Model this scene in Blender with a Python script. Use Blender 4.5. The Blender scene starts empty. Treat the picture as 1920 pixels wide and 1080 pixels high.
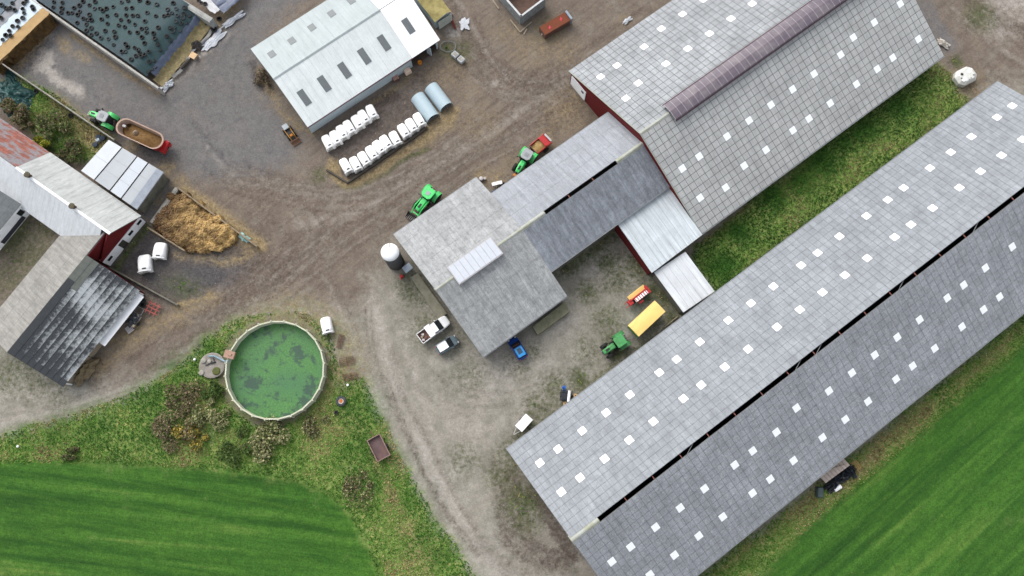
import bpy, math, random
import numpy as np
from mathutils import Vector, Matrix, Euler

random.seed(7)
RNG = np.random.default_rng(7)
SC = bpy.context.scene
COL = SC.collection
R = math.radians

# ---------------------------------------------------------------- camera
FOC, CAM_H = 1500.0, 118.0            # focal length in px of the 1920 frame, flying height in m
TILT = math.atan(1500.0 / 6990.0)     # 12.1 degrees forward of straight down
cam_d = bpy.data.cameras.new('camera')
cam = bpy.data.objects.new('camera', cam_d); COL.objects.link(cam)
cam_d.sensor_width = 36.0
cam_d.lens = FOC / 1920.0 * 36.0
cam_d.clip_start = 1.0; cam_d.clip_end = 6000.0
cam.location = (0, 0, CAM_H)
cam.rotation_euler = (TILT, 0, 0)
SC.camera = cam

# ---------------------------------------------------------------- sky and sun (bright overcast, light from the upper left)
SUN_EL, SUN_AZ = R(42), R(126)        # azimuth as a mathematical angle from +X
W = bpy.data.worlds.new('World'); SC.world = W; W.use_nodes = True
wn = W.node_tree; wn.nodes.clear()
sky = wn.nodes.new('ShaderNodeTexSky'); sky.sky_type = 'NISHITA'; sky.sun_disc = False
sky.sun_elevation = SUN_EL; sky.sun_rotation = R(90) - SUN_AZ
sky.air_density = 1.0; sky.dust_density = 4.0; sky.ozone_density = 1.0
hs = wn.nodes.new('ShaderNodeHueSaturation'); hs.inputs['Saturation'].default_value = 0.3
bgn = wn.nodes.new('ShaderNodeBackground'); bgn.inputs['Strength'].default_value = 0.15
won = wn.nodes.new('ShaderNodeOutputWorld')
wn.links.new(sky.outputs[0], hs.inputs['Color']); wn.links.new(hs.outputs[0], bgn.inputs[0]); wn.links.new(bgn.outputs[0], won.inputs[0])
sl = bpy.data.lights.new('sun', 'SUN'); sl.energy = 0.5; sl.angle = R(55); sl.color = (1.0, 0.985, 0.96)
sun = bpy.data.objects.new('sun', sl); COL.objects.link(sun)
sd = Vector((math.cos(SUN_EL) * math.cos(SUN_AZ), math.cos(SUN_EL) * math.sin(SUN_AZ), math.sin(SUN_EL)))
sun.rotation_euler = sd.to_track_quat('Z', 'Y').to_euler()
sun.location = (0, 0, 200)
SC.view_settings.view_transform = 'Standard'; SC.view_settings.look = 'None'
SC.view_settings.exposure = 0.9; SC.view_settings.gamma = 1.0
SC.view_settings.use_curve_mapping = False
SC.cycles.max_bounces = 5; SC.cycles.diffuse_bounces = 3; SC.cycles.glossy_bounces = 2
SC.cycles.transmission_bounces = 3; SC.cycles.transparent_max_bounces = 6

# ---------------------------------------------------------------- survey: plan positions measured from the photograph
_c, _s = math.cos(TILT), math.sin(TILT)
def at(px, py, z=0.0):
    dx = (px - 960) / FOC; dy = -(py - 540) / FOC
    k = (z - CAM_H) / (dy * _s - _c)
    return Vector((dx * k, (dy * _c + _s) * k, z))
def pix(x, y, z=0.0):
    zz = z - CAM_H
    f = y * _s - zz * _c; u = y * _c + zz * _s
    return 960 + FOC * x / f, 540 - FOC * u / f
TH = R(36.3)                           # bearing of the barns' ridges
UX, UY = math.cos(TH), math.sin(TH)
def uv(px, py, z=0.0):                 # same survey in barn axes (u along the ridges, v across)
    p = at(px, py, z); return p.x * UX + p.y * UY, -p.x * UY + p.y * UX
def uvw(u, v, z=0.0): return Vector((u * UX - v * UY, u * UY + v * UX, z))
def bearing(p, q): return math.atan2(q[1] - p[1], q[0] - p[0])

# ---------------------------------------------------------------- helpers
class MB:
    """collects shapes; build() links them as ONE mesh object"""
    def __init__(s): s.v = []; s.f = []; s.col = []
    def add(s, vs, fs):
        o = len(s.v); s.v += [tuple(p) for p in vs]; s.f += [tuple(i + o for i in f) for f in fs]; return s
    def box(s, cx, cy, cz, sx, sy, sz, rz=0, ry=0, rx=0, top=1.0, topy=None):
        ty = top if topy is None else topy
        m = Euler((rx, ry, rz)).to_matrix(); p = []
        for k, (tx, tyy) in ((-1, (1, 1)), (1, (top, ty))):
            for a, b in ((-1, -1), (1, -1), (1, 1), (-1, 1)):
                q = m @ Vector((a * sx / 2 * tx, b * sy / 2 * tyy, k * sz / 2)); p.append((q.x + cx, q.y + cy, q.z + cz))
        return s.add(p, [(3, 2, 1, 0), (4, 5, 6, 7), (0, 1, 5, 4), (1, 2, 6, 5), (2, 3, 7, 6), (3, 0, 4, 7)])
    def prism(s, poly, z0, z1):
        n = len(poly)
        return s.add([(x, y, z0) for x, y in poly] + [(x, y, z1) for x, y in poly],
                     [tuple(range(n))[::-1], tuple(range(n, 2 * n))] + [(i, (i + 1) % n, n + (i + 1) % n, n + i) for i in range(n)])
    def loft(s, rings, closed=True, cap=True):
        n = len(rings[0]); o = []
        vs = [p for r in rings for p in r]
        for k in range(len(rings) - 1):
            for i in range(n if closed else n - 1):
                j = (i + 1) % n; o.append((k * n + i, k * n + j, (k + 1) * n + j, (k + 1) * n + i))
        if cap: o += [tuple(range(n))[::-1], tuple(range((len(rings) - 1) * n, len(rings) * n))]
        return s.add(vs, o)
    def bar(s, p0, p1, w, h=None, n=4):
        p0 = Vector(p0); p1 = Vector(p1); h = h or w; d = (p1 - p0)
        if d.length < 1e-6: return s
        d.normalize(); up = Vector((0, 0, 1)) if abs(d.z) < .95 else Vector((1, 0, 0))
        a = d.cross(up).normalized(); b = a.cross(d)
        if n == 4: off = [(-.5, -.5), (.5, -.5), (.5, .5), (-.5, .5)]
        else: off = [(.5 * math.cos(2 * math.pi * i / n), .5 * math.sin(2 * math.pi * i / n)) for i in range(n)]
        return s.loft([[tuple(p + a * x * w + b * y * h) for x, y in off] for p in (p0, p1)])
    def tube(s, pts, r, n=6):
        rings = []
        for i, p in enumerate(pts):
            p = Vector(p); d = (Vector(pts[min(i + 1, len(pts) - 1)]) - Vector(pts[max(i - 1, 0)])).normalized()
            up = Vector((0, 0, 1)) if abs(d.z) < .95 else Vector((1, 0, 0))
            a = d.cross(up).normalized(); b = a.cross(d); rr = r[i] if isinstance(r, (list, tuple)) else r
            rings.append([tuple(p + (a * math.cos(2 * math.pi * k / n) + b * math.sin(2 * math.pi * k / n)) * rr) for k in range(n)])
        return s.loft(rings)
    def lathe(s, prof, n=16, c=(0, 0, 0), axis='z'):
        rings = []
        for r, h in prof:
            ring = []
            for k in range(n):
                a = 2 * math.pi * k / n; x, y, z = r * math.cos(a), r * math.sin(a), h
                if axis == 'y': x, y, z = x, h, y
                if axis == 'x': x, y, z = h, x, y
                ring.append((x + c[0], y + c[1], z + c[2]))
            rings.append(ring)
        return s.loft(rings)
    def build(s, name, mat, parent=None, smooth=False, bevel=0.0, seg=1):
        me = bpy.data.meshes.new(name); me.from_pydata(s.v, [], s.f); me.update()
        if mat is not None: me.materials.append(mat)
        if s.col:
            ca = me.attributes.new('Col', 'FLOAT_COLOR', 'FACE')
            ca.data.foreach_set('color', np.array(s.col, dtype=np.float32).ravel())
        return link(name, me, parent, smooth, bevel, seg)

def link(name, me, parent=None, smooth=False, bevel=0.0, seg=1):
    o = bpy.data.objects.new(name, me); COL.objects.link(o)
    if parent is not None: o.parent = parent
    if smooth: me.polygons.foreach_set('use_smooth', [True] * len(me.polygons))
    if bevel:
        b = o.modifiers.new('bevel', 'BEVEL'); b.width = bevel; b.segments = seg; b.limit_method = 'ANGLE'; b.angle_limit = R(35)
    return o
def tag(o, label, cat, group=None, kind=None):
    o['label'] = label; o['category'] = cat
    if group: o['group'] = group
    o['kind'] = kind or 'thing'
    return o
def thing(name, label, cat, loc=(0, 0, 0), rz=0.0, group=None):
    o = bpy.data.objects.new(name, None); COL.objects.link(o)
    o.empty_display_size = .5
    o.location = loc; o.rotation_euler = (0, 0, rz)
    return tag(o, label, cat, group)
def kids(o): return KIDS.get(o.name) if False else [c for c in o.children]
def copy_tree(o, loc, rz, label=None, group=None, scale=None):
    def rec(src, par):
        c = src.copy(); COL.objects.link(c); c.parent = par
        for ch in list(src.children): rec(ch, c)
        return c
    r = rec(o, None); r.location = loc; r.rotation_euler = (0, 0, rz)
    if scale: r.scale = scale
    if label: r['label'] = label
    if group: r['group'] = group
    return r

# ---------------------------------------------------------------- materials
def lin(r, g, b):                      # sRGB 0-255 -> linear
    f = lambda c: ((c / 255 + .055) / 1.055) ** 2.4 if c > 10 else c / 255 / 12.92
    return (f(r) * .8, f(g) * .8, f(b) * .8, 1.0)
class NT:
    def __init__(s, name):
        s.m = bpy.data.materials.new(name); s.m.use_nodes = True; s.t = s.m.node_tree; s.t.nodes.clear()
        s.out = s.n('ShaderNodeOutputMaterial'); s.b = s.n('ShaderNodeBsdfPrincipled'); s.l(s.b.outputs[0], s.out.inputs[0])
    def n(s, typ, **kw):
        nd = s.t.nodes.new(typ)
        for k, v in kw.items(): setattr(nd, k, v)
        return nd
    def l(s, a, b): s.t.links.new(a, b)
    def setin(s, sock, v):
        if hasattr(v, 'is_output'): s.l(v, sock)
        else: sock.default_value = v
    def pos(s): return s.n('ShaderNodeNewGeometry').outputs['Position']
    def obj(s): return s.n('ShaderNodeTexCoord').outputs['Object']
    def mapping(s, vec, rot=(0, 0, 0), scale=(1, 1, 1), loc=(0, 0, 0)):
        if any(rot) and tuple(scale) != (1, 1, 1): vec = s.mapping(vec, rot=rot); rot = (0, 0, 0)
        m = s.n('ShaderNodeMapping'); s.l(vec, m.inputs[0]); m.inputs['Rotation'].default_value = rot
        m.inputs['Scale'].default_value = scale; m.inputs['Location'].default_value = loc; return m.outputs[0]
    def noise(s, vec, scale, detail=4, rough=.55, dist=0, color=False):
        nz = s.n('ShaderNodeTexNoise'); s.l(vec, nz.inputs['Vector'])
        nz.inputs['Scale'].default_value = scale; nz.inputs['Detail'].default_value = detail
        nz.inputs['Roughness'].default_value = rough; nz.inputs['Distortion'].default_value = dist
        return nz.outputs['Color' if color else 'Fac']
    def math(s, op, a, b=0.0, c=0.0, clamp=False):
        m = s.n('ShaderNodeMath', operation=op, use_clamp=clamp)
        for i, v in enumerate((a, b, c)): s.setin(m.inputs[i], v)
        return m.outputs[0]
    def mr(s, v, a, b, c=0.0, d=1.0, smooth=False):
        m = s.n('ShaderNodeMapRange'); m.interpolation_type = 'SMOOTHSTEP' if smooth else 'LINEAR'
        for i, x in enumerate((v, a, b, c, d)): s.setin(m.inputs[i], x)
        return m.outputs[0]
    def mix(s, f, a, b, mode='MIX'):
        m = s.n('ShaderNodeMix', data_type='RGBA', blend_type=mode)
        s.setin(m.inputs[0], f); s.setin(m.inputs[6], a); s.setin(m.inputs[7], b); return m.outputs[2]
    def ramp(s, v, stops):
        r = s.n('ShaderNodeValToRGB'); e = r.color_ramp.elements
        while len(e) < len(stops): e.new(.5)
        for k, (p, c) in enumerate(stops): e[k].position = p; e[k].color = c
        s.l(v, r.inputs[0]); return r.outputs[0]
    def bump(s, h, strength=.3, dist=.05):
        b = s.n('ShaderNodeBump'); b.inputs['Strength'].default_value = strength; b.inputs['Distance'].default_value = dist
        s.l(h, b.inputs['Height']); s.l(b.outputs[0], s.b.inputs['Normal'])
    def done(s, col=None, rough=.8, metal=0.0, spec=.3):
        if col is not None: s.setin(s.b.inputs['Base Color'], col)
        s.setin(s.b.inputs['Roughness'], rough); s.b.inputs['Metallic'].default_value = metal
        s.b.inputs['Specular IOR Level'].default_value = spec; return s.m
def mul(c, k): return (min(1, c[0] * k), min(1, c[1] * k), min(1, c[2] * k), 1.0)
_MC = {}
def mat(name, c, rough=.75, var=.18, scale=1.5, metal=0.0, spec=.3, dirt=None, dirt_amt=.35, bump=.0, fine=.10):
    """plain weathered material: colour drift + fine grain (+ dirt blotches)"""
    if name in _MC: return _MC[name]
    t = NT(name); p = t.pos()
    a = t.noise(p, scale, 5, .6); f = t.noise(p, scale * 9, 3, .7)
    col = t.mix(t.mr(a, .25, .75), mul(c, 1 - var), mul(c, 1 + var))
    col = t.mix(t.math('MULTIPLY', t.mr(f, .3, .7), fine * 2), col, mul(c, .55))
    if dirt:
        d = t.noise(t.mapping(p, loc=(31, 7, 3)), scale * .8, 6, .65)
        col = t.mix(t.math('MULTIPLY', t.mr(d, .45, .7), dirt_amt), col, dirt)
    if bump: t.bump(f, bump, .03)
    _MC[name] = t.done(col, rough, metal, spec); return _MC[name]

# ================================================================ GROUND
# One continuous survey grid; every cell belongs to the piece of ground it is part of.
# Attributes hold how much of each real ground material lies at a point.
GX0, GX1, GY0, GY1, GS = -112.0, 112.0, -42.0, 100.0, 0.3
nx = int((GX1 - GX0) / GS) + 1; ny = int((GY1 - GY0) / GS) + 1
gx = GX0 + np.arange(nx) * GS; gy = GY0 + np.arange(ny) * GS
PX, PY = np.meshgrid(gx, gy)
def inpoly(poly, X=None, Y=None):
    X = PX if X is None else X; Y = PY if Y is None else Y
    m = np.zeros(X.shape, bool); n = len(poly)
    for i in range(n):
        x0, y0 = poly[i]; x1, y1 = poly[(i + 1) % n]
        if y0 == y1: continue
        c = ((y0 > Y) != (y1 > Y)) & (X < (x1 - x0) * (Y - y0) / (y1 - y0) + x0)
        m ^= c
    return m
def blur(a, r):
    k = max(1, int(round(r / GS)))
    for ax in (0, 1):
        for _ in range(2):
            p = np.pad(a, [(k, k) if i == ax else (0, 0) for i in (0, 1)], mode='edge')
            cs = np.cumsum(p, axis=ax); cs = np.concatenate([np.zeros_like(np.take(cs, [0], ax)), cs], ax)
            n = a.shape[ax]
            a = (np.take(cs, range(2 * k + 1, 2 * k + 1 + n), ax) - np.take(cs, range(0, n), ax)) / (2 * k + 1)
    return a
def vnoise(scale, seed, octaves=3):
    """smooth value noise on the grid, 0..1"""
    r = np.random.default_rng(seed); out = 0; amp = 1; tot = 0
    for o in range(octaves):
        w = int((GX1 - GX0) / scale) + 4; h = int((GY1 - GY0) / scale) + 4
        t = r.random((h, w)); u = (PX - GX0) / scale; v = (PY - GY0) / scale
        i = u.astype(int); j = v.astype(int); fu = u - i; fv = v - j
        fu = fu * fu * (3 - 2 * fu); fv = fv * fv * (3 - 2 * fv)
        out = out + amp * ((t[j, i] * (1 - fu) + t[j, i + 1] * fu) * (1 - fv) + (t[j + 1, i] * (1 - fu) + t[j + 1, i + 1] * fu) * fv)
        tot += amp; amp *= .55; scale /= 2
    return out / tot
WARPX = (vnoise(5, 1) - .5) * 3.0; WARPY = (vnoise(5, 2) - .5) * 3.0
LAY = {k: np.zeros(PX.shape) for k in ('dirt', 'mud', 'conc', 'straw', 'grass', 'field', 'moss', 'pale')}
def P2(pts): return [tuple(at(x, y)[:2]) for x, y in pts]
def zone(lay, pts, soft=1.0, amt=1.0, warp=0.3, mode='max'):
    m = inpoly(P2(pts), PX + WARPX * warp, PY + WARPY * warp).astype(float)
    if soft: m = blur(m, soft)
    if mode == 'max': LAY[lay] = np.maximum(LAY[lay], m * amt)
    else: LAY[lay] = LAY[lay] * (1 - m * amt)
    return m
def stroke(lay, pts, w, amt=1.0, soft=.5, warp=.25, mode='max'):
    raster(lay, smooth_line(P2(pts)), w, amt, soft, warp, mode)
def smooth_line(q, n=5):
    if len(q) < 3: return q
    o = []; e = [q[0]] + list(q) + [q[-1]]
    for i in range(1, len(e) - 2):
        for k in range(n):
            t = k / n; o.append(tuple(.5 * (2 * e[i][c] + (e[i + 1][c] - e[i - 1][c]) * t + (2 * e[i - 1][c] - 5 * e[i][c] + 4 * e[i + 1][c] - e[i + 2][c]) * t * t + (3 * e[i][c] - e[i - 1][c] - 3 * e[i + 1][c] + e[i + 2][c]) * t ** 3) for c in (0, 1)))
    return o + [q[-1]]
def raster(lay, q, w, amt=1.0, soft=.5, warp=.25, mode='max'):
    d = np.full(PX.shape, 1e9); mg = w / 2 + soft + 1.6
    for (x0, y0), (x1, y1) in zip(q, q[1:]):
        i0 = max(0, int((min(x0, x1) - mg - GX0) / GS)); i1 = min(nx, int((max(x0, x1) + mg - GX0) / GS) + 2); j0 = max(0, int((min(y0, y1) - mg - GY0) / GS)); j1 = min(ny, int((max(y0, y1) + mg - GY0) / GS) + 2)
        if i1 <= i0 or j1 <= j0: continue
        sl_ = np.s_[j0:j1, i0:i1]; X = PX[sl_] + WARPX[sl_] * warp; Y = PY[sl_] + WARPY[sl_] * warp
        dx, dy = x1 - x0, y1 - y0; L = dx * dx + dy * dy + 1e-9
        t = np.clip(((X - x0) * dx + (Y - y0) * dy) / L, 0, 1)
        d[sl_] = np.minimum(d[sl_], np.hypot(X - x0 - t * dx, Y - y0 - t * dy))
    m = np.clip((w / 2 + soft - d) / (2 * soft), 0, 1); m = m * m * (3 - 2 * m)
    if mode == 'max': LAY[lay] = np.maximum(LAY[lay], m * amt)
    else: LAY[lay] *= 1 - m * amt
def blob(lay, px, py, r, amt=1.0, soft=.6, ratio=1.0, ang=0, mode='max'):
    c = at(px, py); X = PX + WARPX * .35 - c.x; Y = PY + WARPY * .35 - c.y
    ca, sa = math.cos(R(ang)), math.sin(R(ang))
    d = np.hypot((X * ca + Y * sa), (-X * sa + Y * ca) / ratio)
    m = np.clip((r * (1 + soft) - d) / (2 * r * soft), 0, 1); m = m * m * (3 - 2 * m)
    if mode == 'max': LAY[lay] = np.maximum(LAY[lay], m * amt)
    else: LAY[lay] *= 1 - m * amt

FIELD_SW = [(-700, 862), (0, 866), (150, 866), (250, 871), (340, 877), (430, 882), (510, 893), (570, 907), (618, 930), (655, 965), (682, 1010), (702, 1060), (722, 1140), (760, 1700), (-700, 1700)]
VERGE_S = [(-700, 1040), (0, 824), (90, 792), (180, 768), (240, 744), (300, 716), (345, 684), (375, 650), (400, 628), (440, 602), (475, 587), (520, 578), (575, 575), (615, 590), (645, 625), (668, 665), (688, 715), (700, 770), (722, 806), (742, 852), (775, 915), (815, 985), (860, 1045), (892, 1085), (1100, 1700), (-700, 1700)]
FIELD_SE = [(1425, 1085), (1460, 1040), (1545, 962), (1620, 905), (1650, 878), (1700, 838), (1800, 752), (1920, 652), (2300, 330), (2600, 1700), (1100, 1700)]
VERGE_SE = [(1300, 1092), (1440, 985), (1600, 858), (1760, 725), (1925, 588), (2300, 250), (2600, 1700), (1000, 1700)]
STRIP = [(1298, 488), (1318, 445), (1500, 300), (1640, 195), (1745, 108), (1778, 135), (1800, 180), (1830, 190), (1700, 290), (1345, 552)]
CONC = [(-80, 200), (-10, 120), (30, 60), (75, 15), (297, 165), (345, 140), (412, 60), (440, 15), (520, -40), (560, -90), (640, -90), (478, 85), (486, 160), (545, 235), (572, 275), (545, 312), (470, 322), (410, 338), (345, 330), (318, 306), (300, 330), (212, 262), (100, 190)]
DIRT = [(-900, -700), (2900, -700), (2900, 160), (1900, 150), (1780, 190), (1650, 190), (1300, 470), (1200, 430), (1080, 330), (930, 365), (905, 345), (750, 445), (710, 520), (668, 580), (640, 600), (600, 572), (540, 560), (440, 600), (330, 690), (235, 738), (195, 715), (150, 660), (0, 600), (-900, 560)]

zone('dirt', DIRT, 2.4)
zone('conc', CONC, 1.6)
zone('conc', [(200, 505), (275, 425), (345, 470), (400, 470), (470, 500), (400, 548), (335, 568)], 1.2, .9)
zone('conc', [(300, 395), (330, 350), (300, 345), (262, 405), (275, 420)], .6, .8)
zone('conc', [(1705, 0), (1775, 100), (1800, 90), (1745, 0)], .6, .9)
zone('conc', [(590, 250), (640, 345), (840, 220), (800, 140), (720, 180)], .8, .25)
# ---- grass: verges, strip between the barns, odd corners
zone('grass', VERGE_S, .9)
zone('grass', VERGE_SE, .5)
zone('grass', STRIP, .6)
zone('grass', [(95, 175), (215, 262), (178, 300), (150, 300), (105, 290), (60, 245), (20, 190), (0, 150), (40, 145)], .6, .9)
zone('field', FIELD_SW, .55)
zone('field', FIELD_SE, .45)
for p in [(1545, 300, 2.8), (1450, 370, 2.2), (1360, 500, 2.6), (1390, 440, 2.0), (1620, 245, 2.4), (1690, 200, 1.8), (1500, 340, 2.2), (1580, 270, 2)]: blob('field', *p, amt=.8, soft=.95)
for p in [(720, 900, 1.6), (745, 905, 1.4), (690, 770, 2.2), (655, 765, 2.4), (760, 940, 1.8), (800, 1010, 1.6), (830, 1040, 1.5), (735, 870, 1.8), (690, 850, 1.5), (330, 700, 2.4), (270, 745, 2.2), (385, 650, 1.6), (300, 735, 1.5), (180, 795, 2.5), (110, 805, 2), (45, 830, 2), (640, 830, 1.8)]: blob('field', *p, amt=.42, soft=.95)
# ---- dry stalks / straw patches
for p in [(540, 575, 2.2, .35), (640, 690, 3.2, .55), (650, 655, 2.6, .4), (650, 790, 2, .3), (590, 800, 2, .25), (760, 985, 1.6, .4), (790, 1035, 2.2, .5)]: blob('straw', p[0], p[1], p[2], amt=p[3], soft=.9)
stroke('straw', [(693, 850), (720, 900), (755, 960), (775, 1000), (800, 1060)], .8, .7, .8)
stroke('straw', [(1330, 1085), (1500, 950), (1540, 905), (1600, 880), (1650, 835), (1700, 800), (1790, 730), (1925, 610)], .9, .55, 1.0)
zone('straw', [(1548, 935), (1560, 900), (1600, 872), (1650, 815), (1668, 822), (1640, 872), (1600, 905), (1560, 950)], .7, .75)
stroke('dirt', [(1310, 455), (1500, 305), (1640, 200), (1740, 118)], .8, .9, .5); 
stroke('straw', [(1320, 455), (1500, 312), (1640, 208), (1740, 125)], .7, .45, .6)
stroke('grass', [(1312, 452), (1500, 303), (1640, 197), (1745, 110)], .8, .85, .4, mode='cut')
stroke('grass', [(1340, 556), (1500, 435), (1700, 283), (1840, 178)], .7, .85, .4, mode='cut')
stroke('mud', [(1340, 556), (1500, 435), (1700, 283), (1840, 178)], .6, .6, .4)
zone('grass', [(1775, 110), (1840, 175), (1860, 150), (1810, 95)], .8, .9, mode='cut')
zone('straw', [(100, 172), (216, 262), (190, 292), (160, 280), (130, 225), (95, 190)], .6, .8)
zone('mud', [(20, 130), (60, 140), (110, 60), (95, 40), (10, 120)], .8, .7)
# straw ring along the calf pen and heap
stroke('straw', [(625, 305), (632, 330), (655, 345), (700, 325), (760, 285), (810, 250), (850, 222), (856, 205)], 1.3, 1.0, .6)
zone('straw', [(790, 245), (845, 200), (862, 205), (855, 232), (800, 268), (770, 285)], .5, 1.0)
stroke('moss', [(640, 348), (665, 350), (720, 325), (800, 275)], .7, .6, .5)
zone('mud', [(600, 262), (700, 200), (760, 170), (790, 190), (835, 215), (790, 240), (655, 340), (625, 310)], .9, .65)
for p in [(712, 195, 1.2), (725, 188, 1.1), (738, 180, 1.2)]: blob('mud', *p, amt=.9, soft=.35)
stroke('straw', [(560, 235), (600, 250), (640, 235), (760, 150), (770, 135)], .7, .45, .5)
stroke('straw', [(485, 130), (500, 160), (530, 205), (560, 235)], .9, .5, .8)
for p in [(300, 375, 1.4, .4), (335, 345, 1.2, .5), (312, 315, 1.1, .8), (250, 272, 1.0, .7), (236, 282, .8, .7)]: blob('straw', p[0], p[1], p[2], amt=p[3], soft=.9)
stroke('straw', [(342, 355), (400, 392), (450, 428), (490, 462)], 1.5, 1.0, .8)
stroke('straw', [(440, 440), (470, 470), (430, 490), (370, 482), (330, 480)], 1.0, .7, .9)
stroke('straw', [(330, 575), (380, 560), (395, 548)], .9, .8, .6)
stroke('straw', [(180, 690), (235, 650), (300, 605), (375, 570), (400, 555)], 1.6, .65, 1.4)
stroke('straw', [(215, 640), (260, 615), (320, 590)], 1.2, .6, 1.0)
stroke('straw', [(240, 655), (300, 625), (360, 600)], .7, .35, .9)
zone('mud', [(375, 470), (470, 455), (520, 470), (480, 540), (420, 545), (400, 500)], 1.6, .75)
stroke('mud', [(240, 670), (330, 620), (420, 560), (520, 490)], 1.4, .5, 1.2)
blob('mud', 170, 690, 2.2, amt=.8); blob('mud', 250, 500, 2.4, amt=.9, ratio=1.5); blob('mud', 235, 470, 1.6, amt=.9)
stroke('mud', [(205, 500), (270, 425)], 1.6, .85, .5)
stroke('moss', [(215, 505), (275, 425)], 1.0, .9, .4)
stroke('mud', [(215, 510), (345, 575)], 1.1, .7, .5)
zone('mud', [(240, 490), (330, 500), (390, 550), (330, 570), (250, 530)], 1.2, .75)
zone('mud', [(204, 505), (276, 430), (346, 474), (395, 480), (455, 505), (400, 545), (335, 568)], 1.0, 1.0)
zone('moss', [(290, 520), (350, 520), (390, 548), (335, 566)], 1.0, .5)
# silage pit floor and its dirt
blob('mud', 40, 100, 3.0, amt=.85, ratio=.6, ang=50); stroke('straw', [(30, 125), (60, 90), (95, 45)], 1.4, .55, .9)
stroke('pale', [(75, 95), (90, 130), (110, 150), (150, 175)], 1.5, .85, .7); blob('pale', 80, 115, 1.8, amt=.9); blob('pale', 95, 65, .9, amt=.6)
stroke('straw', [(135, 65), (190, 105), (240, 140), (290, 168)], .6, .75, .45)
blob('straw', 120, 85, .9, amt=.6, ratio=2, ang=30); blob('straw', 155, 105, .8, amt=.5, ratio=2, ang=60)
stroke('straw', [(300, 165), (330, 120), (365, 75), (400, 45), (440, 10)], 1.8, .6, 1.1)
stroke('pale', [(315, 160), (345, 130), (390, 90), (420, 65)], .9, .5, .9)
zone('mud', [(215, 255), (330, 290), (320, 330), (260, 290)], 1, .55)
# roads: wheel tracks
for pts, w, a in [([(1920, 60), (1850, 20), (1780, -20)], 2.2, .45), ([(1075, 165), (960, 250), (860, 300), (740, 380), (640, 430), (540, 500), (470, 560), (380, 620), (260, 700)], 1.1, .4),
                  ([(1090, 110), (980, 190), (850, 290), (720, 350), (600, 370), (480, 340), (400, 330)], .9, .35), ([(1240, 20), (1100, 120), (1000, 150), (920, 110), (880, 60), (850, 0)], 1.0, .35),
                  ([(1200, 20), (1060, 110), (960, 135), (900, 90), (860, 20)], .7, .4), ([(560, 470), (500, 400), (450, 350)], 1.2, .35), ([(600, 520), (700, 440), (820, 380)], .8, .3),
                  ([(520, 540), (470, 560), (400, 600)], 1.5, .45), ([(960, 900), (950, 960), (960, 1010), (1010, 1045), (1060, 1050)], 3.0, .6), ([(1000, 930), (1040, 985), (1070, 1040)], 2.4, .8),
                  ([(930, 1000), (980, 1050), (1080, 1075)], .6, .5), ([(900, 1010), (960, 1070)], .5, .4)]: stroke('mud', pts, w, a, .7)
for pts, w, a in [([(700, 560), (720, 640), (750, 740), (790, 830), (840, 930), (900, 1030), (960, 1085)], 1.6, .5), ([(735, 560), (770, 680), (810, 800), (850, 900)], 1.0, .3), ([(620, 540), (650, 600), (690, 700), (720, 800), (790, 920)], .8, .3),
                  ([(0, 790), (120, 760), (240, 730), (330, 690)], 1.4, .45), ([(0, 740), (100, 740), (150, 750)], 2.5, .35), ([(1920, 20), (1880, 0)], 5.0, .5), ([(1860, 0), (1885, 70)], .8, .7),
                  ([(560, 420), (660, 400), (780, 330), (900, 260), (1060, 150)], 1.2, .28), ([(940, 165), (952, 140)], .6, .5)]: stroke('pale', pts, w, a, 1.0)
for p in [(910, 700, 3.5, .55), (950, 690, 3, .6), (1060, 590, 3, .35), (1120, 500, 3.5, .35), (880, 800, 3, .3), (700, 760, .9, .9), (690, 735, .7, .8), (625, 655, 1.8, .7), (1000, 700, 4, .3), (900, 1040, 3, .3), (850, 60, 1, .8), (868, 45, .8, .7), (928, 155, .7, .5), (1875, 40, 3, .5), (1000, 560, 1.5, .3)]: blob('pale', p[0], p[1], p[2], amt=p[3], soft=.9)
# moss and weeds on the gravel
for p in [(1105, 545, 1.6, .7), (1140, 490, 1.6, .7), (1160, 520, 2.2, .6), (1200, 500, 2.4, .7), (1220, 545, 1.8, .8), (1250, 560, 1.6, .8), (1260, 600, 1.8, .7), (1140, 600, 2.2, .55), (1080, 455, 2, .5), (1110, 470, 1.2, .6), (1150, 640, 1.6, .6), (1160, 660, 1.5, .8), (1100, 660, 2, .4), (1230, 600, 2, .5),
          (800, 620, 2.5, .35), (780, 545, 2.4, .5), (760, 540, 1.5, .5), (1040, 730, 2, .55), (1085, 715, 1.6, .7), (1010, 760, 2, .5), (970, 690, 2, .3), (880, 700, 2.5, .3), (960, 860, 2.5, .5), (975, 940, 2.4, .75), (985, 970, 2.0, .7), (940, 890, 2, .5), (850, 640, 2, .3), (1000, 660, 1.2, .4), (870, 860, 2.4, .3),
          (60, 480, 4, .55), (30, 440, 3.5, .6), (80, 430, 2.5, .5), (20, 520, 3, .4), (60, 720, 3, .35), (20, 700, 3, .4), (110, 740, 2, .3), (600, 330, 1.2, .5), (840, 95, 1.5, .6), (865, 95, 1.6, .6), (1020, 55, 2, .3), (1840, 30, 2.2, .7), (1795, 115, .9, .9), (1165, 430, 1.4, .5), (770, 525, 1.4, .5), (1790, 200, 1, .3)]: blob('moss', p[0], p[1], p[2], amt=p[3], soft=.95)
zone('moss', [(1040, 505), (1155, 425), (1165, 440), (1060, 520)], .5, .75)
stroke('moss', [(965, 825), (1100, 725), (1200, 650), (1285, 590)], 1.2, .55, 1.0)
stroke('mud', [(975, 832), (1100, 738), (1200, 662), (1290, 595)], .6, .7, .6)
stroke('moss', [(700, 830), (730, 800), (715, 790)], .7, .6, .6)
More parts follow.
